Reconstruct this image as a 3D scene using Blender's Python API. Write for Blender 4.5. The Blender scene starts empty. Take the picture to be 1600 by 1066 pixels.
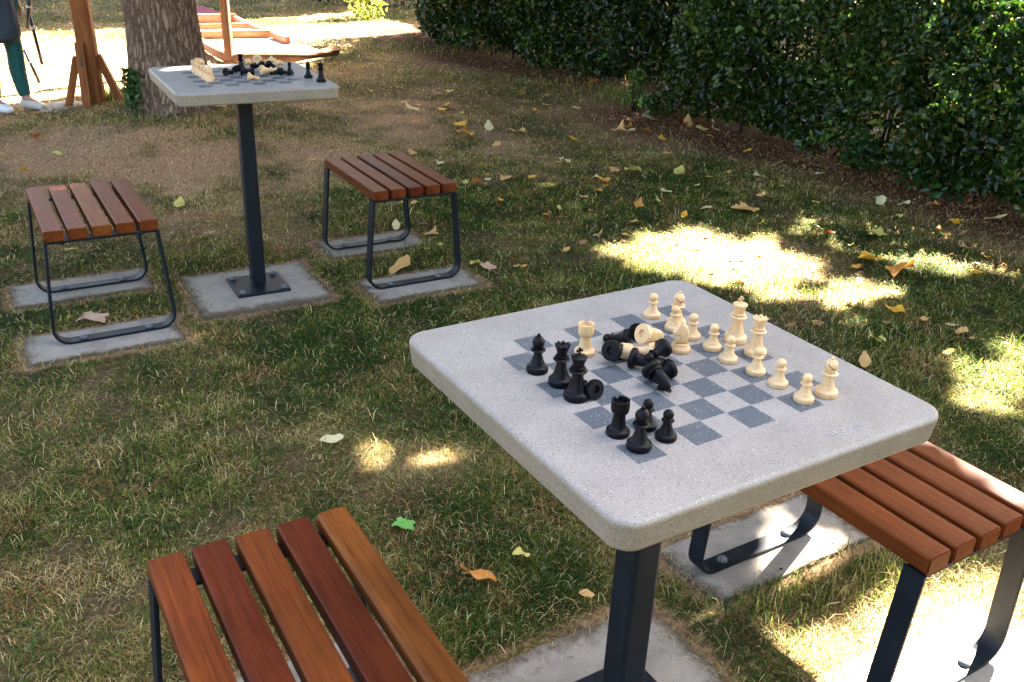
import bpy, bmesh, math, random
import numpy as np
from mathutils import Vector, Matrix
R = math.radians
random.seed(7)
rng = np.random.default_rng(11)
scene = bpy.context.scene
COL = scene.collection

# ---------------------------------------------------------------- camera
CAM_F, CAM_P, CAM_R, CAM_H = 1458.6, 25.149, 2.50, 1.393
cd = bpy.data.cameras.new("camera"); cam = bpy.data.objects.new("camera", cd); COL.objects.link(cam)
cd.sensor_width = 36; cd.lens = CAM_F / 1600 * 36; cd.clip_start = .05; cd.clip_end = 300
cam.matrix_world = Matrix.Translation((0, 0, CAM_H)) @ Matrix.Rotation(R(90 - CAM_P), 4, 'X') @ Matrix.Rotation(R(CAM_R), 4, 'Z')
scene.camera = cam

# ---------------------------------------------------------------- light
SUN_AZ, SUN_EL = 55.0, 45.0          # azimuth as an angle from +X towards +Y
w = bpy.data.worlds.new("World"); scene.world = w; w.use_nodes = True
nt = w.node_tree; bg = nt.nodes['Background']
sky = nt.nodes.new('ShaderNodeTexSky'); sky.sky_type = 'NISHITA'; sky.sun_disc = False
sky.sun_elevation = R(SUN_EL); sky.sun_rotation = R(90 - SUN_AZ); sky.air_density = 1.0; sky.dust_density = 6.0; sky.ozone_density = 0.3
nt.links.new(sky.outputs[0], bg.inputs[0]); bg.inputs[1].default_value = .05
ld = bpy.data.lights.new("sun", 'SUN'); ld.energy = 5.0; ld.angle = R(.53); ld.color = (1, .94, .84)
sun = bpy.data.objects.new("sun", ld); COL.objects.link(sun)
SD = Vector((math.cos(R(SUN_AZ)) * math.cos(R(SUN_EL)), math.sin(R(SUN_AZ)) * math.cos(R(SUN_EL)), math.sin(R(SUN_EL))))
sun.rotation_euler = (-SD).to_track_quat('-Z', 'Y').to_euler(); sun.location = (3, 5, 12)
vs = scene.view_settings
vs.view_transform = 'Standard'; vs.look = 'None'; vs.gamma = 1; vs.use_curve_mapping = False; vs.exposure = 4.72
scene.render.engine = 'CYCLES'; scene.cycles.use_denoising = True
scene.cycles.max_bounces = 8; scene.cycles.diffuse_bounces = 4; scene.cycles.transmission_bounces = 4; scene.cycles.glossy_bounces = 3
scene.cycles.sample_clamp_indirect = 6

# ---------------------------------------------------------------- helpers
def G(px, py, z=0.0):
    """world point at height z seen at a photo position (1600 wide): used to read real positions off the photo"""
    c, s = math.cos(R(CAM_P)), math.sin(R(CAM_P)); cr, sr = math.cos(R(CAM_R)), math.sin(R(CAM_R))
    X, Y = (px - 800) / CAM_F, (py - 533) / CAM_F
    xc = X * cr + Y * sr; yc = -X * sr + Y * cr
    d = Vector((xc, c - yc * s, -s - yc * c)); t = (z - CAM_H) / d.z
    return Vector((0, 0, CAM_H)) + t * d

def tag(o, label=None, cat=None, group=None, kind=None):
    if label: o['label'] = label
    if cat: o['category'] = cat
    if group: o['group'] = group
    if kind: o['kind'] = kind
    return o

def empty(name, loc=(0, 0, 0), rz=0):
    o = bpy.data.objects.new(name, None); COL.objects.link(o); o.location = loc; o.rotation_euler.z = rz
    o.empty_display_size = .05
    return o

def link(name, me, mat=None, parent=None, smooth=False):
    o = bpy.data.objects.new(name, me); COL.objects.link(o)
    if mat is not None and not me.materials:
        for m in (mat if isinstance(mat, (list, tuple)) else [mat]): me.materials.append(m)
    if parent: o.parent = parent
    if smooth: me.polygons.foreach_set('use_smooth', [True] * len(me.polygons))
    return o

def pymesh(name, v, f):
    me = bpy.data.meshes.new(name); me.from_pydata([tuple(x) for x in v], [], f); me.update(); return me

def bmmesh(name, bm):
    me = bpy.data.meshes.new(name); bm.to_mesh(me); bm.free(); return me

def copy_tree(o, parent=None):
    c = o.copy(); COL.objects.link(c)
    if parent: c.parent = parent
    for ch in list(o.children): copy_tree(ch, c)
    return c

def np_mesh(name, verts, polys_flat, sizes, tint=None):
    me = bpy.data.meshes.new(name)
    me.vertices.add(len(verts)); me.vertices.foreach_set('co', np.ascontiguousarray(verts, dtype=np.float32).ravel())
    me.loops.add(len(polys_flat)); me.loops.foreach_set('vertex_index', polys_flat.astype(np.int32))
    starts = np.r_[0, np.cumsum(sizes)[:-1]].astype(np.int32)
    me.polygons.add(len(sizes)); me.polygons.foreach_set('loop_start', starts)
    me.polygons.foreach_set('loop_total', sizes.astype(np.int32))
    if tint is not None:
        a = me.attributes.new('tint', 'FLOAT_COLOR', 'POINT')
        a.data.foreach_set('color', np.ascontiguousarray(np.c_[tint, np.ones(len(tint))], dtype=np.float32).ravel())
    me.update(calc_edges=True)
    return me

_perm = np.random.default_rng(3).random((256, 256))
def vnoise(x, y):
    xi = np.floor(x).astype(int); yi = np.floor(y).astype(int); fx = x - xi; fy = y - yi
    fx = fx * fx * (3 - 2 * fx); fy = fy * fy * (3 - 2 * fy)
    g = lambda a, b: _perm[a % 256, b % 256]
    return (g(xi, yi) * (1 - fx) + g(xi + 1, yi) * fx) * (1 - fy) + (g(xi, yi + 1) * (1 - fx) + g(xi + 1, yi + 1) * fx) * fy
def fbm(x, y, o=4):
    x = np.asarray(x, float); y = np.asarray(y, float); s = 0; a = .5; n = 0
    for i in range(o):
        s = s + a * vnoise(x * 2 ** i + 17 * i, y * 2 ** i + 31 * i); n += a; a *= .5
    return s / n
def sstep(a, b, x): t = np.clip((x - a) / (b - a), 0, 1); return t * t * (3 - 2 * t)
def in_poly(x, y, poly):
    r = np.zeros(np.shape(x), bool); n = len(poly)
    for i in range(n):
        x1, y1 = poly[i][0], poly[i][1]; x2, y2 = poly[(i + 1) % n][0], poly[(i + 1) % n][1]
        if y1 == y2: continue
        c = ((y1 > y) != (y2 > y)) & (x < (x2 - x1) * (y - y1) / (y2 - y1) + x1)
        r ^= c
    return r

# ---------------------------------------------------------------- materials
def mat(name):
    m = bpy.data.materials.new(name); m.use_nodes = True
    n = m.node_tree.nodes; return m, m.node_tree, n, n['Principled BSDF']
def node(nt, t, **kw):
    n = nt.nodes.new(t)
    for k, v in kw.items(): setattr(n, k, v)
    return n
def ramp(nt, fac, stops):
    r = nt.nodes.new('ShaderNodeValToRGB'); e = r.color_ramp.elements
    while len(e) < len(stops): e.new(.5)
    for i, (p, c) in enumerate(stops):
        e[i].position = p; e[i].color = (*c, 1) if len(c) == 3 else c
    nt.links.new(fac, r.inputs[0]); return r.outputs[0]
def noise(nt, vec, scale, detail=4, rough=.6, dist=0):
    n = nt.nodes.new('ShaderNodeTexNoise'); n.inputs['Scale'].default_value = scale; n.inputs['Detail'].default_value = detail
    n.inputs['Roughness'].default_value = rough; n.inputs['Distortion'].default_value = dist
    if vec is not None: nt.links.new(vec, n.inputs['Vector'])
    return n.outputs['Fac']
def mixc(nt, fac, a, b, mode='MIX'):
    m = nt.nodes.new('ShaderNodeMix'); m.data_type = 'RGBA'; m.blend_type = mode
    for s, v in ((0, fac), (6, a), (7, b)):
        if hasattr(v, 'links'): nt.links.new(v, m.inputs[s])
        else: m.inputs[s].default_value = v if s == 0 else (*v, 1)
    return m.outputs[2]
def math_(nt, op, a, b=None, c=None):
    m = nt.nodes.new('ShaderNodeMath'); m.operation = op
    for i, v in enumerate((a, b, c)):
        if v is None: continue
        if hasattr(v, 'links'): nt.links.new(v, m.inputs[i])
        else: m.inputs[i].default_value = v
    return m.outputs[0]
def mapping(nt, vec, scale):
    m = nt.nodes.new('ShaderNodeMapping'); m.inputs['Scale'].default_value = scale; nt.links.new(vec, m.inputs[0]); return m.outputs[0]
def bump(nt, bsdf, h, strength=.3, dist=.002):
    b = nt.nodes.new('ShaderNodeBump'); b.inputs['Strength'].default_value = strength; b.inputs['Distance'].default_value = dist
    nt.links.new(h, b.inputs['Height']); nt.links.new(b.outputs[0], bsdf.inputs['Normal'])
def objco(nt): return nt.nodes.new('ShaderNodeTexCoord').outputs['Object']

def m_wood(name, c1, c2, rough=.38, seed=0.0):
    m, t, n, b = mat(name); oc = objco(t)
    mp = t.nodes.new('ShaderNodeMapping'); mp.inputs['Scale'].default_value = (60, 3.2, 60); mp.inputs['Location'].default_value = (seed, seed * .7, seed * 1.3)
    t.links.new(oc, mp.inputs[0]); v = mp.outputs[0]
    g = noise(t, v, 1.0, 6, .62, .6)
    g2 = noise(t, mapping(t, oc, (260, 9, 260)), 1, 3, .6)
    col = ramp(t, g, [(.3, c1), (.52, tuple((a + d) / 2 for a, d in zip(c1, c2))), (.72, c2)])
    dk = ramp(t, g2, [(.30, (.62, .56, .52)), (.52, (1, 1, 1))])
    col = mixc(t, .75, col, dk, 'MULTIPLY')
    blot = ramp(t, noise(t, mapping(t, oc, (9, 4, 9)), 1.3, 3), [(.35, (.72, .66, .66)), (.65, (1.1, 1.05, 1.0))])
    col = mixc(t, .8, col, blot, 'MULTIPLY')
    t.links.new(col, b.inputs['Base Color']); b.inputs['Roughness'].default_value = rough
    rr = math_(t, 'ADD', math_(t, 'MULTIPLY', g2, .25), rough - .12); t.links.new(rr, b.inputs['Roughness'])
    b.inputs['Specular IOR Level'].default_value = .13
    bump(t, b, g2, .35, .0012)
    return m
WOOD = {
    'orange': m_wood('oiled_orange_wood', (.105, .024, .005), (.195, .052, .009), .5, 0),
    'red': m_wood('oiled_red_wood', (.095, .020, .005), (.185, .046, .009), .46, 3),
    'dark': m_wood('oiled_dark_red_wood', (.070, .012, .004), (.125, .026, .006), .46, 7),
    'tan': m_wood('oiled_tan_wood', (.125, .034, .006), (.25, .080, .014), .5, 5),
}

def m_steel():
    m, t, n, b = mat('painted_dark_steel'); oc = objco(t)
    g = noise(t, oc, 900, 2, .5)
    col = ramp(t, noise(t, oc, 25, 4), [(.3, (.0035, .006, .009)), (.7, (.008, .013, .018))])
    dust = ramp(t, noise(t, oc, 70, 5, .7), [(.55, (0, 0, 0)), (.8, (.14, .14, .14))])
    col = mixc(t, .04, col, dust, 'ADD')
    t.links.new(col, b.inputs['Base Color']); b.inputs['Roughness'].default_value = .5; b.inputs['Specular IOR Level'].default_value = .25
    bump(t, b, g, .12, .0006); return m
STEEL = m_steel()
def m_bolt():
    m, t, n, b = mat('dulled_bolt'); oc = objco(t)
    t.links.new(ramp(t, noise(t, oc, 200, 3), [(.3, (.05, .055, .06)), (.7, (.13, .135, .14))]), b.inputs['Base Color'])
    b.inputs['Metallic'].default_value = .2; b.inputs['Roughness'].default_value = .45; return m
BOLT = m_bolt()

def m_concrete(name='concrete', base=(.30, .258, .205)):
    m, t, n, b = mat(name); oc = t.nodes.new('ShaderNodeNewGeometry').outputs['Position']
    n1 = noise(t, oc, 9, 6, .65); n2 = noise(t, oc, 420, 3, .6); n3 = noise(t, oc, 45, 5, .7, .5)
    col = ramp(t, n1, [(.3, tuple(c * .72 for c in base)), (.55, base), (.75, tuple(c * 1.15 for c in base))])
    col = mixc(t, .5, col, ramp(t, n2, [(.3, (.75, .74, .72)), (.62, (1.12, 1.12, 1.12))]), 'MULTIPLY')
    col = mixc(t, ramp(t, n3, [(.60, (0, 0, 0)), (.72, (.8, .8, .8))]), col, (.10, .078, .055))
    at = t.nodes.new('ShaderNodeAttribute'); at.attribute_name = 'rim'
    soil = math_(t, 'ADD', math_(t, 'MULTIPLY', at.outputs['Fac'], .55), math_(t, 'MULTIPLY', noise(t, oc, 24, 6, .7, .4), .75))
    col = mixc(t, ramp(t, soil, [(.66, (0, 0, 0)), (.86, (.9, .9, .9))]), col, (.095, .068, .042))
    t.links.new(col, b.inputs['Base Color']); b.inputs['Roughness'].default_value = .9; b.inputs['Specular IOR Level'].default_value = .2
    bump(t, b, math_(t, 'ADD', n2, n3), .5, .002); return m
CONC = m_concrete()

SQ = .0451; HT = .80
def m_terrazzo(board=True):
    m, t, n, b = mat('terrazzo'); oc = objco(t)
    def chips(scale, lo, hi):
        v = t.nodes.new('ShaderNodeTexVoronoi'); v.inputs['Scale'].default_value = scale; t.links.new(oc, v.inputs['Vector'])
        s = t.nodes.new('ShaderNodeSeparateColor'); t.links.new(v.outputs['Color'], s.inputs[0])
        pick = math_(t, 'GREATER_THAN', s.outputs[0], lo)
        near = math_(t, 'LESS_THAN', v.outputs['Distance'], hi)
        return math_(t, 'MULTIPLY', pick, near)
    base = ramp(t, noise(t, oc, 260, 3, .7), [(.3, (.232, .210, .186)), (.7, (.305, .278, .247))])
    base = mixc(t, .55, base, ramp(t, noise(t, oc, 14, 5, .6), [(.3, (.80, .79, .78)), (.7, (1.1, 1.1, 1.1))]), 'MULTIPLY')
    col = base
    if board:
        s = t.nodes.new('ShaderNodeSeparateXYZ'); t.links.new(oc, s.inputs[0])
        wob = math_(t, 'MULTIPLY', math_(t, 'SUBTRACT', noise(t, oc, 120, 3), .5), .0022)
        u = math_(t, 'ADD', math_(t, 'DIVIDE', math_(t, 'ADD', s.outputs[0], wob), SQ), 4); v = math_(t, 'ADD', math_(t, 'DIVIDE', math_(t, 'ADD', s.outputs[1], wob), SQ), 4)
        par = math_(t, 'MODULO', math_(t, 'ADD', math_(t, 'FLOOR', u), math_(t, 'FLOOR', v)), 2)
        par = math_(t, 'LESS_THAN', math_(t, 'ABSOLUTE', par), .5)
        ins = math_(t, 'MULTIPLY', math_(t, 'LESS_THAN', math_(t, 'ABSOLUTE', math_(t, 'SUBTRACT', u, 4)), 4), math_(t, 'LESS_THAN', math_(t, 'ABSOLUTE', math_(t, 'SUBTRACT', v, 4)), 4))
        ins = math_(t, 'MULTIPLY', ins, math_(t, 'GREATER_THAN', s.outputs[2], .79))
        dark = math_(t, 'MULTIPLY', ins, par)
        dcol = ramp(t, noise(t, oc, 330, 3, .7), [(.3, (.052, .062, .072)), (.7, (.105, .118, .132))])
        col = mixc(t, dark, col, dcol)
        col = mixc(t, math_(t, 'MULTIPLY', math_(t, 'SUBTRACT', ins, dark), .25), col, (.32, .297, .273))
    col = mixc(t, math_(t, 'MULTIPLY', chips(480, .86, .42), .8), col, (.085, .085, .095))
    col = mixc(t, math_(t, 'MULTIPLY', chips(380, .95, .33), .7), col, (.20, .15, .11))
    col = mixc(t, math_(t, 'MULTIPLY', chips(430, .95, .36), .7), col, (.52, .51, .49))
    s2 = t.nodes.new('ShaderNodeSeparateXYZ'); t.links.new(oc, s2.inputs[0])
    col = mixc(t, math_(t, 'LESS_THAN', s2.outputs[2], HT - .004), col, mixc(t, 1.0, col, (1.0, .93, .76), 'MULTIPLY'))   # sides tinted warm, standing in for light bounced off the lawn
    # weather stains with outlines of their own
    col = mixc(t, ramp(t, noise(t, oc, 4.5, 6, .7, .8), [(.54, (0, 0, 0)), (.70, (.42, .42, .42))]), col, (.19, .17, .14))
    t.links.new(col, b.inputs['Base Color']); b.inputs['Roughness'].default_value = .55; b.inputs['Specular IOR Level'].default_value = .35
    bump(t, b, noise(t, oc, 500, 2), .25, .0008)
    return m
TERR = m_terrazzo()

def m_plain(name, c, rough=.5, var=.12, scale=60, spec=.4, bumpd=.0):
    m, t, n, b = mat(name); oc = objco(t)
    lo = tuple(x * (1 - var) for x in c); hi = tuple(x * (1 + var) for x in c)
    t.links.new(ramp(t, noise(t, oc, scale, 4), [(.3, lo), (.7, hi)]), b.inputs['Base Color'])
    b.inputs['Roughness'].default_value = rough; b.inputs['Specular IOR Level'].default_value = spec
    if bumpd: bump(t, b, noise(t, oc, scale * 4, 4, .7), .4, bumpd)
    return m
def m_boxwood():
    m, t, n, b = mat('boxwood'); oc = objco(t)
    g = noise(t, mapping(t, oc, (400, 400, 60)), 1, 4)
    t.links.new(ramp(t, g, [(.3, (.58, .35, .155)), (.7, (.74, .50, .25))]), b.inputs['Base Color']); b.inputs['Roughness'].default_value = .42
    return m
BOX = m_boxwood()
EBONY = m_plain('black_lacquer_wood', (.0032, .0032, .0042), .46, .3, 300, .16)
SLOT = m_plain('slot_shadow_line', (.05, .03, .02), .8)

def m_leafy(name, trans=.35, rough=.45, spec=.35, attr='tint'):
    m, t, n, b = mat(name)
    a = t.nodes.new('ShaderNodeAttribute'); a.attribute_name = attr
    t.links.new(a.outputs['Color'], b.inputs['Base Color']); b.inputs['Roughness'].default_value = rough; b.inputs['Specular IOR Level'].default_value = spec
    tr = t.nodes.new('ShaderNodeBsdfTranslucent'); 
    h = mixc(t, 1.0, a.outputs['Color'], (1.25, 1.35, .7), 'MULTIPLY'); t.links.new(h, tr.inputs[0])
    mx = t.nodes.new('ShaderNodeMixShader'); mx.inputs[0].default_value = trans
    t.links.new(b.outputs[0], mx.inputs[1]); t.links.new(tr.outputs[0], mx.inputs[2])
    t.links.new(mx.outputs[0], t.nodes['Material Output'].inputs[0]); return m
GRASS = m_leafy('grass_blades', .32, .6, .08)
HEDGE = m_leafy('hedge_leaves', .38, .22, .36)
CROWN = m_leafy('tree_leaves', .22, .5, .3)

def m_fallen(name, c, c2, trans=.25):
    m, t, n, b = mat(name); oc = objco(t)
    g = noise(t, oc, 45, 5, .7); v = noise(t, oc, 18, 3)
    col = ramp(t, v, [(.3, c2), (.62, c)])
    col = mixc(t, ramp(t, g, [(.58, (0, 0, 0)), (.72, (.75, .75, .75))]), col, tuple(x * .45 for x in c2))
    t.links.new(col, b.inputs['Base Color']); b.inputs['Roughness'].default_value = .6
    tr = t.nodes.new('ShaderNodeBsdfTranslucent'); t.links.new(col, tr.inputs[0])
    mx = t.nodes.new('ShaderNodeMixShader'); mx.inputs[0].default_value = trans
    t.links.new(b.outputs[0], mx.inputs[1]); t.links.new(tr.outputs[0], mx.inputs[2])
    t.links.new(mx.outputs[0], t.nodes['Material Output'].inputs[0]); return m
LEAFM = {}
for k_, c_, d_ in (('gold', (.88, .50, .04), (.70, .31, .03)), ('orange', (.72, .32, .05), (.52, .18, .03)), ('tan', (.78, .46, .16), (.58, .28, .07)), ('pink', (.72, .46, .30), (.55, .30, .17)), ('cream', (.78, .68, .36), (.65, .50, .20)), ('lime', (.70, .62, .16), (.58, .46, .10)), ('green', (.20, .48, .09), (.13, .34, .06)), ('pale', (.66, .70, .54), (.50, .55, .36)), ('rust', (.46, .13, .04), (.28, .08, .03)), ('brown', (.40, .21, .09), (.26, .13, .06))):
    LEAFM[k_] = m_fallen(k_ + '_leaf', c_, d_)

# ---------------------------------------------------------------- layout read from the photo
T1 = (.2116, 1.1855, R(32.2)); T2 = (-.9958, 3.3643, R(29.5))
HT, TH, SIDE = .80, .0438, .5485
STOOLS = [(-1.4773, 3.0844, R(31.4)), (-.5276, 3.6839, R(31.0)), (-.2912, 1.0727, R(31.6)), (.737, 1.626, R(32.4))]
SW, SL, SH = .345, .5418, .3996
PADZ = .004
def rectpts(cx, cy, a, u0, u1, v0, v1):
    ca, sa = math.cos(a), math.sin(a)
    return [(cx + u * ca - v * sa, cy + u * sa + v * ca) for u, v in ((u0, v0), (u1, v0), (u1, v1), (u0, v1))]
PADS = []   # (label, cx, cy, a, u0,u1,v0,v1)
PADS.append(("square concrete pad under the post of the near chess table", *T1, -.33, .33, -.33, .32))
PADS.append(("square concrete pad under the post of the far chess table by the tree", *T2, -.25, .23, -.205, .205))
ST_NAMES = ['stool left of the far table', 'stool right of the far table', 'stool at the bottom edge', 'stool right of the near table']
for k, s in enumerate(STOOLS):
    for sg, nm in ((-1, 'near'), (1, 'far')):
        ru = [(-.285, .20), (-.2, .25), (-.25, .25), (-.205, .30)][k]
        PADS.append((f"flush concrete strip under the {nm} legs of the {ST_NAMES[k]}", *s, *ru, *sorted((sg * .365, sg * .145))))
TREE = G(270, 186); TREE.z = 0

# ---------------------------------------------------------------- ground
HPATH = [Vector((.85, 6.95, 0)), Vector((1.82, 5.88, 0)), Vector((2.66, 4.62, 0)), Vector((3.9, 2.3, 0)), Vector((4.6, .6, 0))]
HEDGE_A, HEDGE_B = HPATH[0], HPATH[3]     # foot of the near hedge
BACK_H = [Vector((-1.45, 11.2, 0)), Vector((-.45, 9.25, 0)), Vector((.55, 8.55, 0)), Vector((1.9, 7.9, 0))]
def seg_dist(x, y, a, b):
    dx, dy = b.x - a.x, b.y - a.y; t = np.clip(((x - a.x) * dx + (y - a.y) * dy) / (dx * dx + dy * dy), 0, 1)
    return np.hypot(x - a.x - t * dx, y - a.y - t * dy)
def hedge_dist(x, y):
    d = seg_dist(x, y, HPATH[0], HPATH[1])
    for a, b in zip(HPATH[1:], HPATH[2:]): d = np.minimum(d, seg_dist(x, y, a, b))
    for a, b in zip(BACK_H, BACK_H[1:]): d = np.minimum(d, seg_dist(x, y, a, b))
    return d
def pad_mask(x, y, m=0.0):
    r = np.zeros(np.shape(x), bool)
    for p in PADS:
        _, cx, cy, a, u0, u1, v0, v1 = p
        u = (x - cx) * math.cos(a) + (y - cy) * math.sin(a); v = -(x - cx) * math.sin(a) + (y - cy) * math.cos(a)
        r |= (u > u0 - m) & (u < u1 + m) & (v > v0 - m) & (v < v1 + m)
    return r
def gh(x, y):
    x = np.asarray(x, float); y = np.asarray(y, float)
    h = -.006 + .024 * (fbm(x * 1.3, y * 1.3, 3) - .5) + .016 * (fbm(x * 9, y * 9, 2) - .5)
    d = np.hypot(x - TREE.x, y - TREE.y); h = h + .10 * np.exp(-(d / .75) ** 2)
    d2 = np.hypot((x - TREE.x + .1) / 1.1, (y - TREE.y + .75) / .3); h = h + .055 * np.exp(-d2 ** 2)
    h = np.where(pad_mask(x, y, .03), np.minimum(h, -.006), h)
    return h
def dry_and_sunlit(x, y):
    """0 = green turf, 1 = bare straw-coloured ground: worn turf, plus sun patches painted pale"""
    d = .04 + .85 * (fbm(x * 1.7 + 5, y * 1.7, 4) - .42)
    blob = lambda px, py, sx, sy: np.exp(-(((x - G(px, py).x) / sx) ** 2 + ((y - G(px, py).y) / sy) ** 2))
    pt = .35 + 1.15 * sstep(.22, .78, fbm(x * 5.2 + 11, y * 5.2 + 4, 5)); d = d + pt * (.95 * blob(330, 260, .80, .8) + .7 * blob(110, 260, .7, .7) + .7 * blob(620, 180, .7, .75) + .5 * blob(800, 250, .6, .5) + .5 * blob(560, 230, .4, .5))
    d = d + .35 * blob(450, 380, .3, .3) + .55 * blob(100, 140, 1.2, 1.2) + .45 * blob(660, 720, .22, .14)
    d = d + .3 * blob(980, 230, .8, .4) - .25 * blob(850, 320, .7, .4) - .2 * blob(400, 650, .5, .4) - .25 * blob(1480, 600, .5, .5) + .55 * blob(1120, 400, .45, .3) + .5 * blob(1300, 455, .2, .2) + .4 * blob(1420, 990, .35, .25) + .22 * blob(120, 100, 2.6, 1.5) + .18 * blob(480, 60, 1.6, 1.8)  # the last blobs brighten the sunlit patches through ground and blade colour
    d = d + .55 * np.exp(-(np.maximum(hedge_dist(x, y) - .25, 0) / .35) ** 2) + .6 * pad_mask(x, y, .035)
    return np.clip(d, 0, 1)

def build_ground():
    def axis(a, b, c, near, far_n):
        return None
    ys = np.r_[np.linspace(-60, .2, 14)[:-1], np.linspace(.2, 8, 300)[:-1], np.linspace(8, 20, 120)[:-1], np.linspace(20, 140, 16)]
    xs = np.r_[np.linspace(-120, -7, 14)[:-1], np.linspace(-7, -2.6, 80)[:-1], np.linspace(-2.6, 2.6, 220)[:-1], np.linspace(2.6, 6, 50)[:-1], np.linspace(6, 120, 14)]
    X, Y = np.meshgrid(xs, ys); Z = gh(X, Y)
    nx, ny = len(xs), len(ys); V = np.c_[X.ravel(), Y.ravel(), Z.ravel()]
    i = np.arange(nx * ny).reshape(ny, nx)
    F = np.stack([i[:-1, :-1], i[:-1, 1:], i[1:, 1:], i[1:, :-1]], -1).reshape(-1, 4)
    D = dry_and_sunlit(X.ravel(), Y.ravel()); lit = np.exp(-(np.maximum(hedge_dist(X.ravel(), Y.ravel()) - .15, 0) / .4) ** 2)
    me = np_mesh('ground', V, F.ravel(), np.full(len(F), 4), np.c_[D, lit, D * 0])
    m, t, n, b = mat('worn_turf'); pos = t.nodes.new('ShaderNodeNewGeometry').outputs['Position']
    a = t.nodes.new('ShaderNodeAttribute'); a.attribute_name = 'tint'; s = t.nodes.new('ShaderNodeSeparateColor'); t.links.new(a.outputs['Color'], s.inputs[0])
    f1 = noise(t, pos, 70, 6, .75, .4); f2 = noise(t, mapping(t, pos, (420, 160, 200)), 1, 4, .7, 1.0); f3 = noise(t, mapping(t, pos, (150, 460, 200)), 1, 4, .7, 1.0)
    green = ramp(t, f1, [(.32, (.009, .010, .003)), (.52, (.042, .040, .011)), (.72, (.165, .125, .046))])
    bare = ramp(t, f1, [(.30, (.12, .060, .030)), (.5, (.42, .235, .125)), (.72, (.72, .50, .30))])
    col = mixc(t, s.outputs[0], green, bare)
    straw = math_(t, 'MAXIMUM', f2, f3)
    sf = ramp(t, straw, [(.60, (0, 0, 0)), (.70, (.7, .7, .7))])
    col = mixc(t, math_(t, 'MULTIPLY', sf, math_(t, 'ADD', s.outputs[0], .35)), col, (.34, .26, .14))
    duff = ramp(t, f1, [(.35, (.035, .015, .008)), (.6, (.12, .050, .026)), (.8, (.28, .15, .075))])
    col = mixc(t, s.outputs[1], col, duff)
    t.links.new(col, b.inputs['Base Color']); b.inputs['Roughness'].default_value = .95; b.inputs['Specular IOR Level'].default_value = .1
    bump(t, b, math_(t, 'ADD', f1, straw), .8, .012)
    o = link('ground', me, m, smooth=True); tag(o, 'worn lawn ground of soil and dry thatch', kind='structure')
build_ground()

# ---------------------------------------------------------------- grass
def blades(x, y, z, length, width, lean, tint, name, label, bend=.6):
    n = len(x); az = rng.random(n) * 2 * np.pi; fa = az + np.pi / 2 + rng.normal(0, .5, n)
    dx, dy = np.cos(az), np.sin(az); wx, wy = np.cos(fa) * width / 2, np.sin(fa) * width / 2
    l1 = length * .55; l2 = length * .45; t1 = lean * (1 - bend * .6); t2 = np.minimum(lean * (1 + bend), 1.75)
    b = np.stack([x, y, z], 1)
    m = b + np.stack([dx * np.sin(t1) * l1, dy * np.sin(t1) * l1, np.cos(t1) * l1], 1)
    tip = m + np.stack([dx * np.sin(t2) * l2, dy * np.sin(t2) * l2, np.cos(t2) * l2], 1)
    W = np.stack([wx, wy, wx * 0], 1)
    V = np.stack([b - W, b + W, m - W * .8, m + W * .8, tip], 1).reshape(-1, 3)
    i = np.arange(n)[:, None] * 5
    Fl = (i + np.array([[0, 1, 3, 2, 2, 3, 4]])).ravel(); sz = np.tile([4, 3], n)
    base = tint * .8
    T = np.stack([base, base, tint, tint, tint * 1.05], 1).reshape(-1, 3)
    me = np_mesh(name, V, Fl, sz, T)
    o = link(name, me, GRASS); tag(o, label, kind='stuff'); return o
PAL = np.array([(.026, .066, .010), (.066, .118, .018), (.138, .165, .030), (.25, .22, .052), (.46, .35, .135), (.60, .47, .235), (.31, .155, .062)])
def sample_polar(n, r0, r1, p, azm=.62):
    u = rng.random(n)
    k = 2 - p
    r = (r0 ** k + u * (r1 ** k - r0 ** k)) ** (1 / k) if abs(k) > 1e-6 else r0 * (r1 / r0) ** u
    a = (rng.random(n) * 2 - 1) * azm
    return r * np.sin(a), r * np.cos(a), r
def hedge_inside(x, y):
    poly_ = [(p.x + .12, p.y + .12) for p in HPATH] + [(9, 2), (9, 12), (1.5, 7.6)]
    return in_poly(x, y, poly_)
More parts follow.
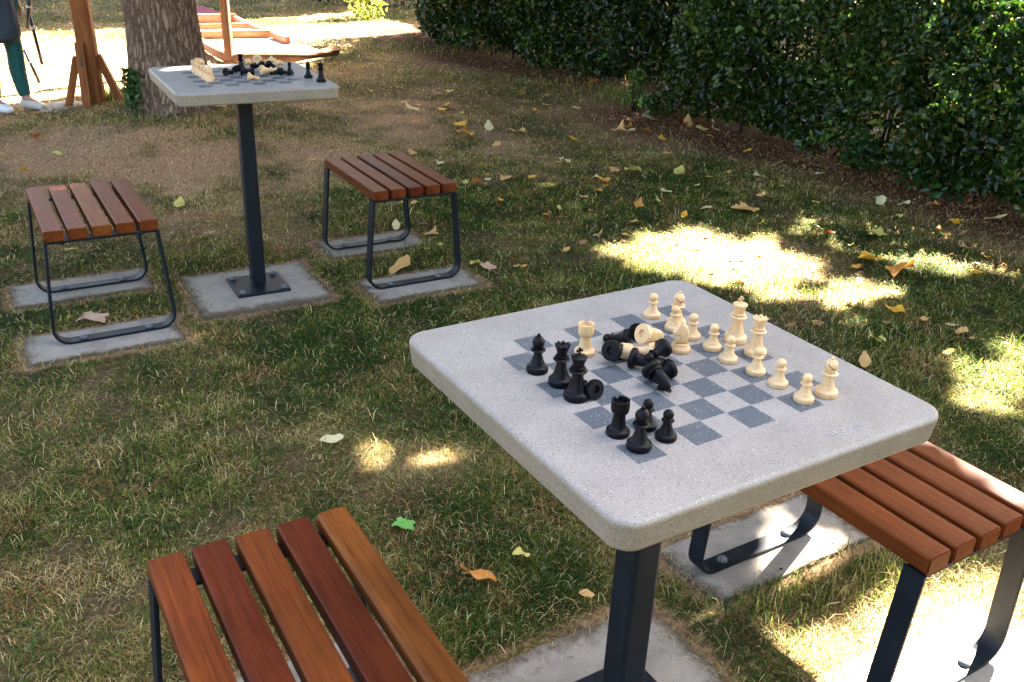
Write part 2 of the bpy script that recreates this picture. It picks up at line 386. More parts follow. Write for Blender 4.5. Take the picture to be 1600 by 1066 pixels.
def lawn():
    parts = []
    for n, r0, r1, p in ((540000, 1.2, 6, 1.0), (250000, 6, 17, 2.2)):
        x, y, r = sample_polar(n, r0, r1, p)
        dry = dry_and_sunlit(x, y); clump = fbm(x * 7, y * 7, 3)
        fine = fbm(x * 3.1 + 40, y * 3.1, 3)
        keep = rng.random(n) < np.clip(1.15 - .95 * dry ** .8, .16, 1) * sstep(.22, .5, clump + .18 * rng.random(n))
        edge = rng.random(n) * .03
        keep &= ~pad_mask(x, y, 0) | (~pad_mask(x, y, -.035) & (fbm(x * 14, y * 14, 2) > .5) & (rng.random(n) < .6))
        keep &= ~hedge_inside(x, y)
        keep &= np.hypot(x - TREE.x, y - TREE.y) > .33
        keep &= rng.random(n) < sstep(.1, .6, hedge_dist(x, y) + .25 * (fine - .5)) + .05
        x, y, r, dry, clump, fine = x[keep], y[keep], r[keep], dry[keep], clump[keep], fine[keep]; n = len(x)
        L = (.014 + .028 * rng.random(n) ** 1.6) * (.55 + .9 * clump) * (1 - .35 * dry)
        L = np.where(rng.random(n) < .05, L * 1.7, L)
        W = np.maximum(.0016, .00078 * r) * (.6 + .7 * rng.random(n))
        lean = np.clip(rng.normal(1.12, .36, n), .1, 1.52)
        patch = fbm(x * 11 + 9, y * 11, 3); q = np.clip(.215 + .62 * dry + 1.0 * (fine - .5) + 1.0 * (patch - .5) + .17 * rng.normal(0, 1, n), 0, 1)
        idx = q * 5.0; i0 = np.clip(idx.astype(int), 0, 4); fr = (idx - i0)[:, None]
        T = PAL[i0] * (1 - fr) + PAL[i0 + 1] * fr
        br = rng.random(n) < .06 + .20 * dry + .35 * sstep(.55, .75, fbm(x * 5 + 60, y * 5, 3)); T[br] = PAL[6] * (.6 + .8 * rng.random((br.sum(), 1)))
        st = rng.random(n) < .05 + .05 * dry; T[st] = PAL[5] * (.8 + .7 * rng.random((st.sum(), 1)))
        T = T * (.7 + .6 * rng.random((n, 1))); 
        parts.append((x, y, gh(x, y) - .003, L, W, lean, T))
    # thatch: straws lying flat
    n = 90000; x, y, r = sample_polar(n, 1.2, 9, 1.2)
    dry = dry_and_sunlit(x, y); keep = (rng.random(n) < .25 + .75 * dry) & ~pad_mask(x, y, -.045) & ~hedge_inside(x, y) & (np.hypot(x - TREE.x, y - TREE.y) > .33)
    x, y, r, dry = x[keep], y[keep], r[keep], dry[keep]; n = len(x)
    T = PAL[5] * (.35 + .85 * rng.random((n, 1))); b = rng.random(n) < .45; T[b] = (PAL[6] * 1.25 + .03) * (.6 + .9 * rng.random((b.sum(), 1)))
    parts.append((x, y, gh(x, y) + .004, .015 + .04 * rng.random(n) ** 2, np.maximum(.0013, .0006 * r), np.full(n, 1.45) + rng.normal(0, .08, n), T))
    # long curled dead strands and a few long green ones
    n = 6500; x, y, r = sample_polar(n, 1.2, 7, 1.2); cl = fbm(x * 4 + 20, y * 4, 3)
    keep = ~pad_mask(x, y, .0) & ~hedge_inside(x, y) & (rng.random(n) < sstep(.35, .6, cl) + .15); x, y, r = x[keep], y[keep], r[keep]; n = len(x)
    T = PAL[5] * (.5 + .8 * rng.random((n, 1))); b = rng.random(n) < .45; T[b] = PAL[2] * (.7 + .7 * rng.random((b.sum(), 1)))
    parts.append((x, y, gh(x, y), .025 + .045 * rng.random(n) ** 2, np.maximum(.0014, .0006 * r), np.clip(rng.normal(1.1, .3, n), .2, 1.45), T))
    a = [np.concatenate([p[i] for p in parts]) for i in range(7)]
    blades(*a, 'lawn_grass', 'short patchy green and straw grass of the lawn')
    # tall rank tufts round the tree foot and along the pads
    xs, ys, Ls = [], [], []
    def tuft(px, py, sx, sy, n, l):
        c = G(px, py); xs.append(c.x + rng.normal(0, sx, n)); ys.append(c.y + rng.normal(0, sy, n)); Ls.append(l * (.5 + .8 * rng.random(n)))
    for q in ((215, 208, .3, .2, 600, .045), (330, 216, .3, .2, 500, .04), (120, 208, .40, .22, 500, .035), (190, 168, .08, .06, 250, .13), (430, 222, .25, .18, 400, .04),
              (670, 388, .04, .04, 260, .06), (1010, 420, .12, .06, 350, .06), (1300, 470, .2, .1, 500, .06), (1240, 445, .12, .06, 300, .06), (1290, 925, .12, .05, 500, .06), (1180, 940, .08, .03, 250, .06), (1375, 890, .05, .04, 300, .07), (1440, 540, .2, .15, 600, .06), (1540, 560, .2, .15, 700, .06), (575, 25, .1, .1, 200, .12), (970, 155, .1, .15, 300, .12), (800, 128, .45, .2, 500, .06), (640, 75, .4, .3, 600, .05)):
        tuft(*q)
    x, y, L = map(np.concatenate, (xs, ys, Ls)); k = ~pad_mask(x, y, 0) & (np.hypot(x - TREE.x, y - TREE.y) > .3); x, y, L = x[k], y[k], L[k]; n = len(x)
    T = PAL[rng.integers(0, 4, n)] * (.8 + .6 * rng.random((n, 1))); s = rng.random(n) < .22; T[s] = PAL[5] * .8
    blades(x, y, gh(x, y) - .004, L, np.maximum(.0022, .0008 * np.hypot(x, y)), np.clip(rng.normal(.75, .35, n), .05, 1.4), T, 'rank_grass', 'longer grass tufts round the tree foot and pad edges')
lawn()
def clover():
    n = 16000; x, y, r = sample_polar(n, 1.2, 8, 1.0); c = fbm(x * 2.6 + 80, y * 2.6, 4)
    keep = (c > .58) & (dry_and_sunlit(x, y) < .3) & ~pad_mask(x, y, .01) & ~hedge_inside(x, y); x, y = x[keep], y[keep]; n = len(x)
    P = np.c_[x, y, gh(x, y) + .008 + .014 * rng.random(n)]
    T = np.array([(.040, .090, .020)]) * (.5 + 1.0 * rng.random((n, 1)))
    o = leaf_cloud('clover', P, (.005 + .006 * rng.random(n)) * (1 + .12 * np.hypot(x, y)), T, GRASS, up=.8, asp=.9); tag(o, 'clover and small weeds growing in patches of the lawn', kind='stuff')

# ---------------------------------------------------------------- pads
def pad(p):
    label, cx, cy, a, u0, u1, v0, v1 = p
    e = empty  # noqa
    nu, nv = 22, 22; top = []; V = []; F = []
    seed = cx * 7 + cy * 13 + v0 * 31
    per = []
    N = 26
    for side in range(4):
        for k in range(N):
            t = k / N
            u, v = [(u0 + (u1 - u0) * t, v0), (u1, v0 + (v1 - v0) * t), (u1 - (u1 - u0) * t, v1), (u0, v1 - (v1 - v0) * t)][side]
            j = .010 * (float(fbm(u * 22 + seed, v * 22 + seed, 3)) - .5) * 2
            cu, cv = (u0 + u1) / 2, (v0 + v1) / 2
            du, dv = u - cu, v - cv; l = math.hypot(du, dv)
            per.append((u + du / l * j, v + dv / l * j))
    n = len(per); cu, cv = (u0 + u1) / 2, (v0 + v1) / 2
    rings = [(1.0, -.09), (1.0, PADZ - .005), (.985, PADZ - .001), (.90, PADZ), (.6, PADZ), (.25, PADZ)]
    for sc, z in rings:
        for u, v in per: V.append((cu + (u - cu) * sc, cv + (v - cv) * sc, z))
    V.append((cu, cv, PADZ))
    for r in range(len(rings) - 1):
        for k in range(n): F.append((r * n + k, r * n + (k + 1) % n, (r + 1) * n + (k + 1) % n, (r + 1) * n + k))
    b = (len(rings) - 1) * n
    for k in range(n): F.append((b + k, b + (k + 1) % n, len(V) - 1))
    me = pymesh('concrete_pad', V, F); a_ = me.attributes.new('rim', 'FLOAT', 'POINT')
    a_.data.foreach_set('value', np.repeat([1, 1, .9, .62, .12, 0], n).tolist() + [0])
    o = link('concrete_pad', me, CONC); o.location = (cx, cy, 0); o.rotation_euler.z = a
    tag(o, label, 'concrete pad', 'concrete pads let into the lawn')
for p in PADS: pad(p)

# ---------------------------------------------------------------- chess tables
def rrect(h, r, n=8):
    o = []
    for cx, cy, a0 in ((h - r, h - r, 0), (-h + r, h - r, 90), (-h + r, -h + r, 180), (h - r, -h + r, 270)):
        for k in range(n + 1):
            a = R(a0 + 90 * k / n); o.append((cx + r * math.cos(a), cy + r * math.sin(a)))
    return o
def slab_mesh():
    h, r = SIDE / 2, .034; rings = []
    for ins, z in ((.010, HT - TH), (.006, HT - TH + .002), (.004, HT - TH + .006), (0, HT - .0075), (.0006, HT - .0045), (.0022, HT - .002), (.0045, HT - .0005), (.007, HT)):
        rings.append([(x, y, z) for x, y in rrect(h - ins, max(r - ins, .01))])
    V = [v for q in rings for v in q]; n = len(rings[0]); F = []
    for k in range(len(rings) - 1):
        for i in range(n): F.append((k * n + i, k * n + (i + 1) % n, (k + 1) * n + (i + 1) % n, (k + 1) * n + i))
    F.append(tuple(range(n))[::-1]); F.append(tuple(range((len(rings) - 1) * n, len(rings) * n)))
    return pymesh('tabletop', V, F)
def box_bm(bm, x0, x1, y0, y1, z0, z1, bev=.0, segs=2):
    r = bmesh.ops.create_cube(bm, size=1)
    vs_ = r['verts']
    bmesh.ops.scale(bm, vec=(x1 - x0, y1 - y0, z1 - z0), verts=vs_); bmesh.ops.translate(bm, vec=((x0 + x1) / 2, (y0 + y1) / 2, (z0 + z1) / 2), verts=vs_)
    if bev:
        es = list({e for v in vs_ for e in v.link_edges}); bmesh.ops.bevel(bm, geom=es, offset=bev, segments=segs, profile=.5, affect='EDGES')
def dome_mesh(name, r, h):
    prof = [(0, h), (r * .35, h * .96), (r * .65, h * .82), (r * .88, h * .55), (r, h * .25), (r, 0)]
    V, F = [], []; n = 16
    for rr, z in prof:
        for k in range(n): V.append((rr * math.cos(2 * math.pi * k / n), rr * math.sin(2 * math.pi * k / n), z))
    for j in range(len(prof) - 1):
        for k in range(n): F.append((j * n + k, (j + 1) * n + k, (j + 1) * n + (k + 1) % n, j * n + (k + 1) % n))
    return pymesh(name, V, F)
BOLT_ME = dome_mesh('bolt', .0125, .011); BOLT_ME.materials.append(BOLT)
def text_mesh(txt, size, name):
    cu = bpy.data.curves.new(name, 'FONT'); cu.body = txt; cu.size = size; cu.extrude = .0004; cu.align_x = 'LEFT'
    ob = bpy.data.objects.new(name, cu); COL.objects.link(ob); bpy.context.view_layer.update()
    me = bpy.data.meshes.new_from_object(ob.evaluated_get(bpy.context.evaluated_depsgraph_get()))
    bpy.data.objects.remove(ob); bpy.data.curves.remove(cu); me.name = name
    return me
MARK = m_plain('worn_white_lettering', (.36, .345, .33), .6, .2, 300)
def chess_table(loc, label, writing, ph):
    t = empty('chess_table', (loc[0], loc[1], 0), loc[2]); tag(t, label, 'chess table', 'concrete topped chess tables')
    top = link('tabletop', slab_mesh(), TERR, t)
    if writing:
        me = text_mesh('TEK-ZONING', .0125, 'lettering'); l = link('lettering', me, MARK, top); l.location = (SQ * 1.62, -SQ * 5.42, HT + .0003)
        bm = bmesh.new(); box_bm(bm, 0, .052, -.0006, .0006, 0, .0007); u = link('underline', bmmesh('underline', bm), MARK, top); u.location = (SQ * 2.15, -SQ * 5.50, HT + .0001)
    bm = bmesh.new(); s = .026; box_bm(bm, -s, s, -s, s, PADZ + .012, HT - TH - .008, .006, 3); link('post', bmmesh('post', bm), STEEL, t)
    bm = bmesh.new(); box_bm(bm, -.11, .11, -.11, .11, HT - TH - .008, HT - TH + .003, .002, 1); link('mounting_plate', bmmesh('mounting_plate', bm), STEEL, t)
    bm = bmesh.new(); box_bm(bm, -ph, ph, -ph, ph, PADZ - .002, PADZ + .011, .002, 2); bp = link('base_plate', bmmesh('base_plate', bm), STEEL, t)
    for x in (-ph * .78, ph * .78):
        for y in (-ph * .78, ph * .78):
            b = link('bolt', BOLT_ME, None, bp, True); b.location = (x, y, PADZ + .011)
    return t
chess_table(T1, 'near terrazzo chess table with a rounded square top in the middle of the picture', True, .195)
chess_table(T2, 'far terrazzo chess table standing in front of the tree trunk', False, .10)

# ---------------------------------------------------------------- stools
def slat_mesh(w, seed, bev=.005):
    bm = bmesh.new(); h = .036
    box_bm(bm, -w / 2, w / 2, -SL / 2, SL / 2, 0, h)
    es = [e for e in bm.edges if abs(e.verts[0].co.y - e.verts[1].co.y) > .1]
    bmesh.ops.bevel(bm, geom=es, offset=bev, segments=3, profile=.55, affect='EDGES')
    es = [e for e in bm.edges if abs(e.verts[0].co.y - e.verts[1].co.y) < 1e-5 and abs(abs(e.verts[0].co.y) - SL / 2) < 1e-4 and len(e.link_faces) == 2 and any(len(f.verts) > 4 for f in e.link_faces)]
    bmesh.ops.bevel(bm, geom=es, offset=.0025, segments=2, affect='EDGES')
    return bmmesh('slat', bm)
def frame_mesh(sg):
    """flat bar bent into a closed trapezoid loop; bar width along the slats"""
    bw, tk = .044, .008; top_h = SH - .036 - .002; wt = SW / 2 + .002; wb = SW / 2 + .026; r = .055; z0 = PADZ + .001
    path = [(-wt, top_h)]
    # left leg down, bend, foot, bend, right leg up
    dirx = -(wb - wt) / (top_h - z0)
    n = 8
    ang = math.atan2(wb - wt, top_h - z0)
    cxl = -wb + r * 1.02
    for k in range(n + 1):
        a = math.pi - ang * .5 + (math.pi / 2 + ang * .5) * k / n
        path.append((cxl + r * math.cos(a), z0 + r + r * math.sin(a)))
    path += [(-x, z) for x, z in path[::-1]]
    V, F = [], []
    m = len(path)
    for i, (x, z) in enumerate(path):
        a = path[max(i - 1, 0)]; b = path[min(i + 1, m - 1)]; tx, tz = b[0] - a[0], b[1] - a[1]; l = math.hypot(tx, tz); nx, nz = -tz / l, tx / l   # inner side
        y0, y1 = sorted((sg * (SL / 2 - .002), sg * (SL / 2 - .002 - bw)))
        for (o, y) in ((0, y0), (0, y1), (tk, y1), (tk, y0)): V.append((x + nx * o, y, z + nz * o))
    for i in range(m - 1):
        for k in range(4): F.append((i * 4 + k, i * 4 + (k + 1) % 4, (i + 1) * 4 + (k + 1) % 4, (i + 1) * 4 + k))
    F += [(3, 2, 1, 0), tuple((m - 1) * 4 + k for k in range(4))]
    me = pymesh('leg_frame', V, F)
    bm = bmesh.new(); bm.from_mesh(me); bmesh.ops.recalc_face_normals(bm, faces=bm.faces)
    bmesh.ops.bevel(bm, geom=[e for e in bm.edges if e.calc_face_angle(0) > 1.2], offset=.0012, segments=2, affect='EDGES')
    bm.to_mesh(me); bm.free(); return me
def rail_mesh(sg):
    bm = bmesh.new(); y0, y1 = sorted((sg * (SL / 2 - .004), sg * (SL / 2 - .044)))
    box_bm(bm, -SW / 2 + .007, SW / 2 - .007, y0, y1, SH - .036 - .009, SH - .036 - .0005, .001, 1)
    return bmmesh('cross_rail', bm)
FR = {s: frame_mesh(s) for s in (-1, 1)}; RL = {s: rail_mesh(s) for s in (-1, 1)}
NUT = dome_mesh('rail_bolt', .009, .012); NUT.materials.append(STEEL)
for q in list(FR.values()) + list(RL.values()): q.materials.append(STEEL)
sw = (SW - 4 * .0135) / 5
def stool(s, label, tones):
    t = empty('slatted_stool', (s[0], s[1], 0), s[2]); tag(t, label, 'stool', 'slatted wooden stools round the chess tables')
    for i in range(5):
        o = link('slat', slat_mesh(sw, i, .013 if i in (0, 4) and tones[i] == 'tan' else .0055), WOOD[tones[i]], t)
        o.location = (-SW / 2 + sw / 2 + i * (sw + .0135), random.uniform(-.0015, .0015), SH - .036); o.rotation_euler.z = random.uniform(-.002, .002)
    for sg in (-1, 1):
        f = link('leg_frame', FR[sg], None, t); link('cross_rail', RL[sg], None, t)
        for x in (-.105, .105):
            b = link('bolt', BOLT_ME, None, f, True); b.location = (x, sg * (SL / 2 - .024), PADZ + .009)
        for x in (-.12, .12):
            b = link('rail_bolt', NUT, None, f, True); b.location = (x, sg * (SL / 2 - .03), SH - .036 - .009); b.rotation_euler.x = math.pi
    return t
stool(STOOLS[0], 'orange brown slatted stool left of the far chess table', ['orange', 'orange', 'tan', 'orange', 'orange'])
stool(STOOLS[1], 'dark red brown slatted stool right of the far chess table', ['red', 'red', 'dark', 'red', 'red'])
stool(STOOLS[2], 'slatted stool cut off by the bottom edge, its slats alternately orange and dark red', ['red', 'dark', 'orange', 'dark', 'tan'])
stool(STOOLS[3], 'orange brown slatted stool standing in sunlight right of the near chess table', ['orange', 'orange', 'orange', 'orange', 'orange'])

# ---------------------------------------------------------------- chess pieces
NS = 36
def lathe(prof, mod=None):
    V, F = [], []
    for j, (r, z) in enumerate(prof):
        for k in range(NS):
            a = 2 * math.pi * k / NS; rr, zz = (r, z) if mod is None else mod(j, k, r, z)
            V.append((rr * math.cos(a), rr * math.sin(a), zz))
    m = len(prof)
    for j in range(m - 1):
        for k in range(NS): F.append((j * NS + k, j * NS + (k + 1) % NS, (j + 1) * NS + (k + 1) % NS, (j + 1) * NS + k))
    F.append(tuple(range(NS))[::-1]); F.append(tuple((m - 1) * NS + k for k in range(NS)))
    return V, F
def ball(cz, r, z0, n=9, rz=None):
    rz = rz or r; o = []
    a0 = math.asin(max(-1, min(1, (z0 - cz) / rz)))
    for k in range(n + 1):
        a = a0 + (math.pi / 2 - .05 - a0) * k / n; o.append((r * math.cos(a), cz + rz * math.sin(a)))
    return o
def foot(Rb, h):   # hollowed underside, plinth, ogee
    return [(Rb * .28, .004), (Rb * .36, .004), (Rb * .42, .0), (Rb * .96, 0), (Rb, .0012), (Rb * 1.0, .115 * h), (Rb * .975, .138 * h), (Rb * .90, .155 * h), (Rb * .80, .165 * h)]
def piece_mesh(kind, material):
    mod = None; extra = []
    if kind == 'pawn':
        h, Rb = .0405, .0138
        p = foot(Rb, h * 1.2) + [(Rb * .74, .23 * h), (Rb * .62, .30 * h), (Rb * .50, .40 * h), (Rb * .40, .50 * h), (Rb * .34, .58 * h), (Rb * .36, .605 * h), (Rb * .56, .615 * h), (Rb * .60, .635 * h), (Rb * .56, .655 * h), (Rb * .38, .665 * h)] + ball(.83 * h, .168 * h, .70 * h)
    elif kind == 'rook':
        h, Rb = .048, .0152
        p = foot(Rb, h) + [(Rb * .66, .20 * h), (Rb * .60, .27 * h), (Rb * .55, .38 * h), (Rb * .51, .50 * h), (Rb * .49, .59 * h), (Rb * .52, .61 * h), (Rb * .62, .635 * h), (Rb * .70, .665 * h), (Rb * .74, .70 * h), (Rb * .76, .75 * h), (Rb * .77, .82 * h), (Rb * .77, .90 * h), (Rb * .765, h), (Rb * .75, h), (Rb * .56, h), (Rb * .54, .88 * h), (Rb * .1, .88 * h)]
        top = len(p)
        def mod(j, k, r, z):
            if top - 5 <= j <= top - 3 and (k % 12) in (0, 1): return r, z - .12 * h * .98
            return r, z
    elif kind == 'bishop':
        h, Rb = .058, .0155
        p = foot(Rb, h) + [(Rb * .70, .20 * h), (Rb * .60, .26 * h), (Rb * .48, .36 * h), (Rb * .38, .46 * h), (Rb * .33, .53 * h), (Rb * .38, .545 * h), (Rb * .66, .555 * h), (Rb * .70, .575 * h), (Rb * .62, .60 * h), (Rb * .42, .61 * h), (Rb * .50, .63 * h), (Rb * .52, .65 * h), (Rb * .38, .665 * h)] + \
            [(Rb * .44, .69 * h), (Rb * .54, .73 * h), (Rb * .57, .78 * h), (Rb * .53, .83 * h), (Rb * .42, .88 * h), (Rb * .25, .925 * h)] + ball(.958 * h, .042 * h, .925 * h, 5)
        extra.append(('slot', .80 * h, Rb * .60))
    elif kind == 'queen':
        h, Rb = .064, .0165
        p = foot(Rb, h) + [(Rb * .72, .19 * h), (Rb * .64, .24 * h), (Rb * .53, .34 * h), (Rb * .42, .46 * h), (Rb * .36, .56 * h), (Rb * .40, .57 * h), (Rb * .68, .58 * h), (Rb * .72, .60 * h), (Rb * .62, .625 * h), (Rb * .46, .635 * h), (Rb * .54, .655 * h), (Rb * .56, .675 * h), (Rb * .40, .69 * h), (Rb * .42, .74 * h), (Rb * .50, .82 * h), (Rb * .64, .90 * h), (Rb * .66, .925 * h), (Rb * .58, .925 * h), (Rb * .50, .90 * h), (Rb * .34, .925 * h), (Rb * .15, .945 * h)] + ball(.967 * h, .032 * h, .945 * h, 5)
        top = len(p) - 11
        def mod(j, k, r, z):
            if top <= j <= top + 2: return r * (1.0 + .03 * math.cos(9 * 2 * math.pi * k / NS)), z + .022 * h * math.cos(9 * 2 * math.pi * k / NS)
            return r, z
    elif kind == 'king':
        h, Rb = .0735, .0172
        p = foot(Rb, h * .9) + [(Rb * .74, .165 * h), (Rb * .66, .22 * h), (Rb * .56, .30 * h), (Rb * .46, .42 * h), (Rb * .39, .52 * h), (Rb * .43, .53 * h), (Rb * .70, .54 * h), (Rb * .74, .56 * h), (Rb * .64, .58 * h), (Rb * .48, .59 * h), (Rb * .56, .605 * h), (Rb * .58, .625 * h), (Rb * .43, .64 * h), (Rb * .44, .68 * h), (Rb * .52, .75 * h), (Rb * .64, .815 * h), (Rb * .65, .83 * h), (Rb * .55, .845 * h), (Rb * .30, .865 * h), (Rb * .14, .875 * h)]
        extra.append(('cross', .87 * h, h))
    else:  # knight
        h, Rb = .0475, .0152
        p = foot(Rb, h) + [(Rb * .88, .18 * h), (Rb * .74, .215 * h), (Rb * .70, .235 * h), (Rb * .76, .25 * h), (Rb * .76, .265 * h), (Rb * .2, .275 * h)]
        extra.append(('horse', .26 * h, h))
    V, F = lathe(p, mod)
    me = pymesh(kind, V, F); bm = bmesh.new(); bm.from_mesh(me)
    for e in extra:
        if e[0] == 'cross':
            z0, z1 = e[1], e[2]; c = (z1 - z0)
            for pts in ([(-.0013, 0), (.0013, 0), (.0010, .45 * c), (.0016, c), (-.0016, c), (-.0010, .45 * c)], [(-.0042, .42 * c), (-.0042, .78 * c), (-.001, .66 * c), (.001, .66 * c), (.0042, .78 * c), (.0042, .42 * c), (.001, .54 * c), (-.001, .54 * c)]):
                th = .0014 if len(pts) == 6 else .0012
                a = [bm.verts.new((x, -th, z0 + z)) for x, z in pts]; b = [bm.verts.new((x, th, z0 + z)) for x, z in pts]
                bm.faces.new(a); bm.faces.new(b[::-1])
                for i in range(len(a)): bm.faces.new((a[i], b[i], b[(i + 1) % len(a)], a[(i + 1) % len(a)]))
        if e[0] == 'slot':
            M_ = Matrix.Translation((0.0006, 0, e[1])) @ Matrix.Rotation(R(38), 4, 'Y')
            n = 20; a = []; b = []
            for k in range(n): 
                an = -math.pi * .62 + 2 * math.pi * .62 * k / (n - 1); rr = e[2] * .99
                a.append(bm.verts.new(M_ @ Vector((rr * math.cos(an), rr * math.sin(an), .00045)))); b.append(bm.verts.new(M_ @ Vector((rr * math.cos(an), rr * math.sin(an), -.00045))))
            fs = [bm.faces.new(a), bm.faces.new(b[::-1])] + [bm.faces.new((a[i], a[(i + 1) % n], b[(i + 1) % n], b[i])) for i in range(n)]
            for f in fs: f.material_index = 1
        if e[0] == 'horse':
            s = e[2] - e[1]; z0 = e[1]
            # side outline of neck and head (x forward), with half-width per point
            out = [(-.34, 0), (.30, 0), (.34, .12), (.26, .30), (.10, .42), (.22, .44), (.34, .40), (.46, .42), (.50, .52), (.42, .62), (.28, .76), (.16, .88), (.10, 1.0), (.02, .90), (-.10, .88), (-.24, .78), (-.34, .60), (-.38, .38), (-.36, .18)]
            prof = [(x * s * .80, z0 + z * s) for x, z in out]
            cx = sum(q[0] for q in prof) / len(prof); cz = sum(q[1] for q in prof) / len(prof)
            layers = []
            for y, sc in ((-.0058, .72), (-.0048, .90), (-.0025, 1.0), (0.0, 1.03), (.0025, 1.0), (.0048, .90), (.0058, .72)):
                layers.append([bm.verts.new((cx + (x - cx) * sc, y * (1.15 - .45 * (z - z0) / s), max(cz + (z - cz) * sc, z0))) for x, z in prof])
            for A, B in zip(layers, layers[1:]):
                for i in range(len(A)): bm.faces.new((A[i], A[(i + 1) % len(A)], B[(i + 1) % len(A)], B[i]))
            bm.faces.new(layers[0][::-1]); bm.faces.new(layers[-1])
            for sgn in (-1, 1):   # ears
                q = [bm.verts.new(v) for v in ((.06 * s, sgn * .0012, z0 + .86 * s), (-.02 * s, sgn * .0032, z0 + .84 * s), (.0, sgn * .0006, z0 + .84 * s), (.05 * s, sgn * .0030, z0 + 1.03 * s))]
                for f in ((0, 1, 3), (1, 2, 3), (2, 0, 3)): bm.faces.new([q[i] for i in f])
    bmesh.ops.recalc_face_normals(bm, faces=bm.faces[:])
    bm.to_mesh(me); bm.free()
    me.materials.append(material); me.materials.append(SLOT if material is BOX else EBONY)
    me.polygons.foreach_set('use_smooth', [kind != 'x'] * len(me.polygons))
    try: me.set_sharp_from_angle(angle=R(42))
    except Exception: pass
    return me, h, Rb
PM = {(c, k): piece_mesh(k, m) for c, m in (('cream', BOX), ('black', EBONY)) for k in ('pawn', 'rook', 'bishop', 'queen', 'king', 'knight')}
NAMEK = {'p': 'pawn', 'r': 'rook', 'b': 'bishop', 'q': 'queen', 'k': 'king', 'n': 'knight'}
def tabxy(T, u, v):
    c, s = math.cos(T[2]), math.sin(T[2]); x, y = (u - 4) * SQ, (v - 4) * SQ
    return T[0] + x * c - y * s, T[1] + x * s + y * c
def place(T, color, kind, xy, label, group, rz=None, lying=None, lift=0.0, roll=0.0):
    me, h, Rb = PM[(color, kind)]
    o = bpy.data.objects.new('chess_' + kind, me); COL.objects.link(o)
    tag(o, label, 'chess piece', group)
    if lying is None:
        o.location = (xy[0], xy[1], HT + .0003); o.rotation_euler.z = random.uniform(0, 6.28) if rz is None else rz
        o.rotation_euler.z = o.rotation_euler.z
    else:
        # lying: axis points (base to head) along world angle `lying`; base edge and head touch the table
        top_r = {'pawn': .168 * h, 'rook': Rb * .79, 'bishop': Rb * .57, 'queen': Rb * .66, 'king': Rb * .65, 'knight': .006}[kind]
        top_z = {'pawn': .83 * h, 'rook': h, 'bishop': .78 * h, 'queen': .92 * h, 'king': .83 * h, 'knight': .6 * h}[kind]
        tilt = math.asin(min(.6, (Rb - top_r) / top_z))
        M_ = Matrix.Rotation(lying, 4, 'Z') @ Matrix.Rotation(math.pi / 2 + tilt, 4, 'Y') @ Matrix.Rotation(roll, 4, 'Z')
        zmin = min((M_ @ v.co).z for v in me.vertices)
        ctr = M_ @ Vector((0, 0, h * .45))
        M_ = Matrix.Translation((xy[0] - ctr.x, xy[1] - ctr.y, HT + .0003 - zmin + lift)) @ M_
        o.matrix_world = M_
    return o
def P3(px, py, z=0): 
    g = G(px, py, HT + z); return (g.x, g.y)
g1 = 'chess pieces on the near table'
near = [
    ('black', 'k', 900, 622, 'black chess king with a cross standing in front of the toppled piece'),
    ('black', 'q', 875, 600, 'black chess queen with a coronet standing left of the black king'),
    ('black', 'b', 839, 580, 'black chess bishop standing alone, leftmost piece on the near table'),
    ('black', 'r', 965, 678, 'black chess rook with a notched turret standing upright'),
    ('black', 'b', 998, 700, 'black chess bishop standing nearest the camera, right of the upright rook'),
    ('black', 'p', 1009, 668, 'black chess pawn half hidden behind the nearest bishop'),
    ('black', 'p', 1040, 685, 'black chess pawn standing alone at the right end of the black pieces'),
    ('cream', 'r', 913, 553, 'cream chess rook standing upright beyond the black king'),
    ('cream', 'p', 1018, 495, 'cream chess pawn farthest left in the row of cream pawns'),
    ('cream', 'b', 1056, 508, 'cream chess bishop at the far corner of the near board'),
    ('cream', 'p', 1052, 515, 'cream chess pawn in front of the far corner bishop'),
    ('cream', 'p', 1080, 528, 'cream chess pawn partly behind the cream knight'),
    ('cream', 'n', 1062, 548, 'cream chess knight standing beside the heap of fallen pieces'),
    ('cream', 'p', 1112, 545, 'cream chess pawn between the knight and the cream king'),
    ('cream', 'k', 1148, 533, 'tall cream chess king with a cross on top'),
    ('cream', 'p', 1137, 564, 'cream chess pawn in front of the cream king'),
    ('cream', 'q', 1179, 554, 'cream chess queen standing right of the cream king'),
    ('cream', 'p', 1180, 583, 'cream chess pawn in front of the cream queen'),
    ('cream', 'p', 1215, 602, 'cream chess pawn second from the right end of its row'),
    ('cream', 'p', 1255, 626, 'cream chess pawn at the right end of its row, in front of a bishop'),
    ('cream', 'b', 1290, 617, 'cream chess bishop with a dark slot at the right corner of the board'),
]
for c, k, px, py, lab in near: place(T1, c, NAMEK[k], P3(px, py), lab, g1, rz={('cream', 'n'): R(190)}.get((c, k), R(-35) if k in 'b' else (R(20) if k == 'k' else None)))
def lie(c, k, base, head, lab, z=.012, lift=0, roll=0):
    a = G(*base, HT + z); b = G(*head, HT + z); d = b - a
    place(T1, c, k, ((a.x + b.x) / 2, (a.y + b.y) / 2), lab, g1, lying=math.atan2(d.y, d.x), lift=lift, roll=roll)
lie('black', 'pawn', (980, 530), (949, 525), 'black chess pawn lying on its side, its round head pointing left')
lie('black', 'pawn', (992, 524), (1012, 508), 'black chess pawn lying behind the toppled cream rook')
lie('black', 'knight', (951, 561), (977, 544), 'black chess knight lying with its hollow base facing the camera')
lie('cream', 'rook', (1024, 556), (972, 549), 'cream chess rook lying on its side in the heap')
lie('cream', 'knight', (999, 547), (1034, 538), 'cream chess knight lying with its ringed base facing left', lift=.014)
lie('black', 'rook', (988, 563), (1028, 572), 'black chess rook lying at the left of the black heap')
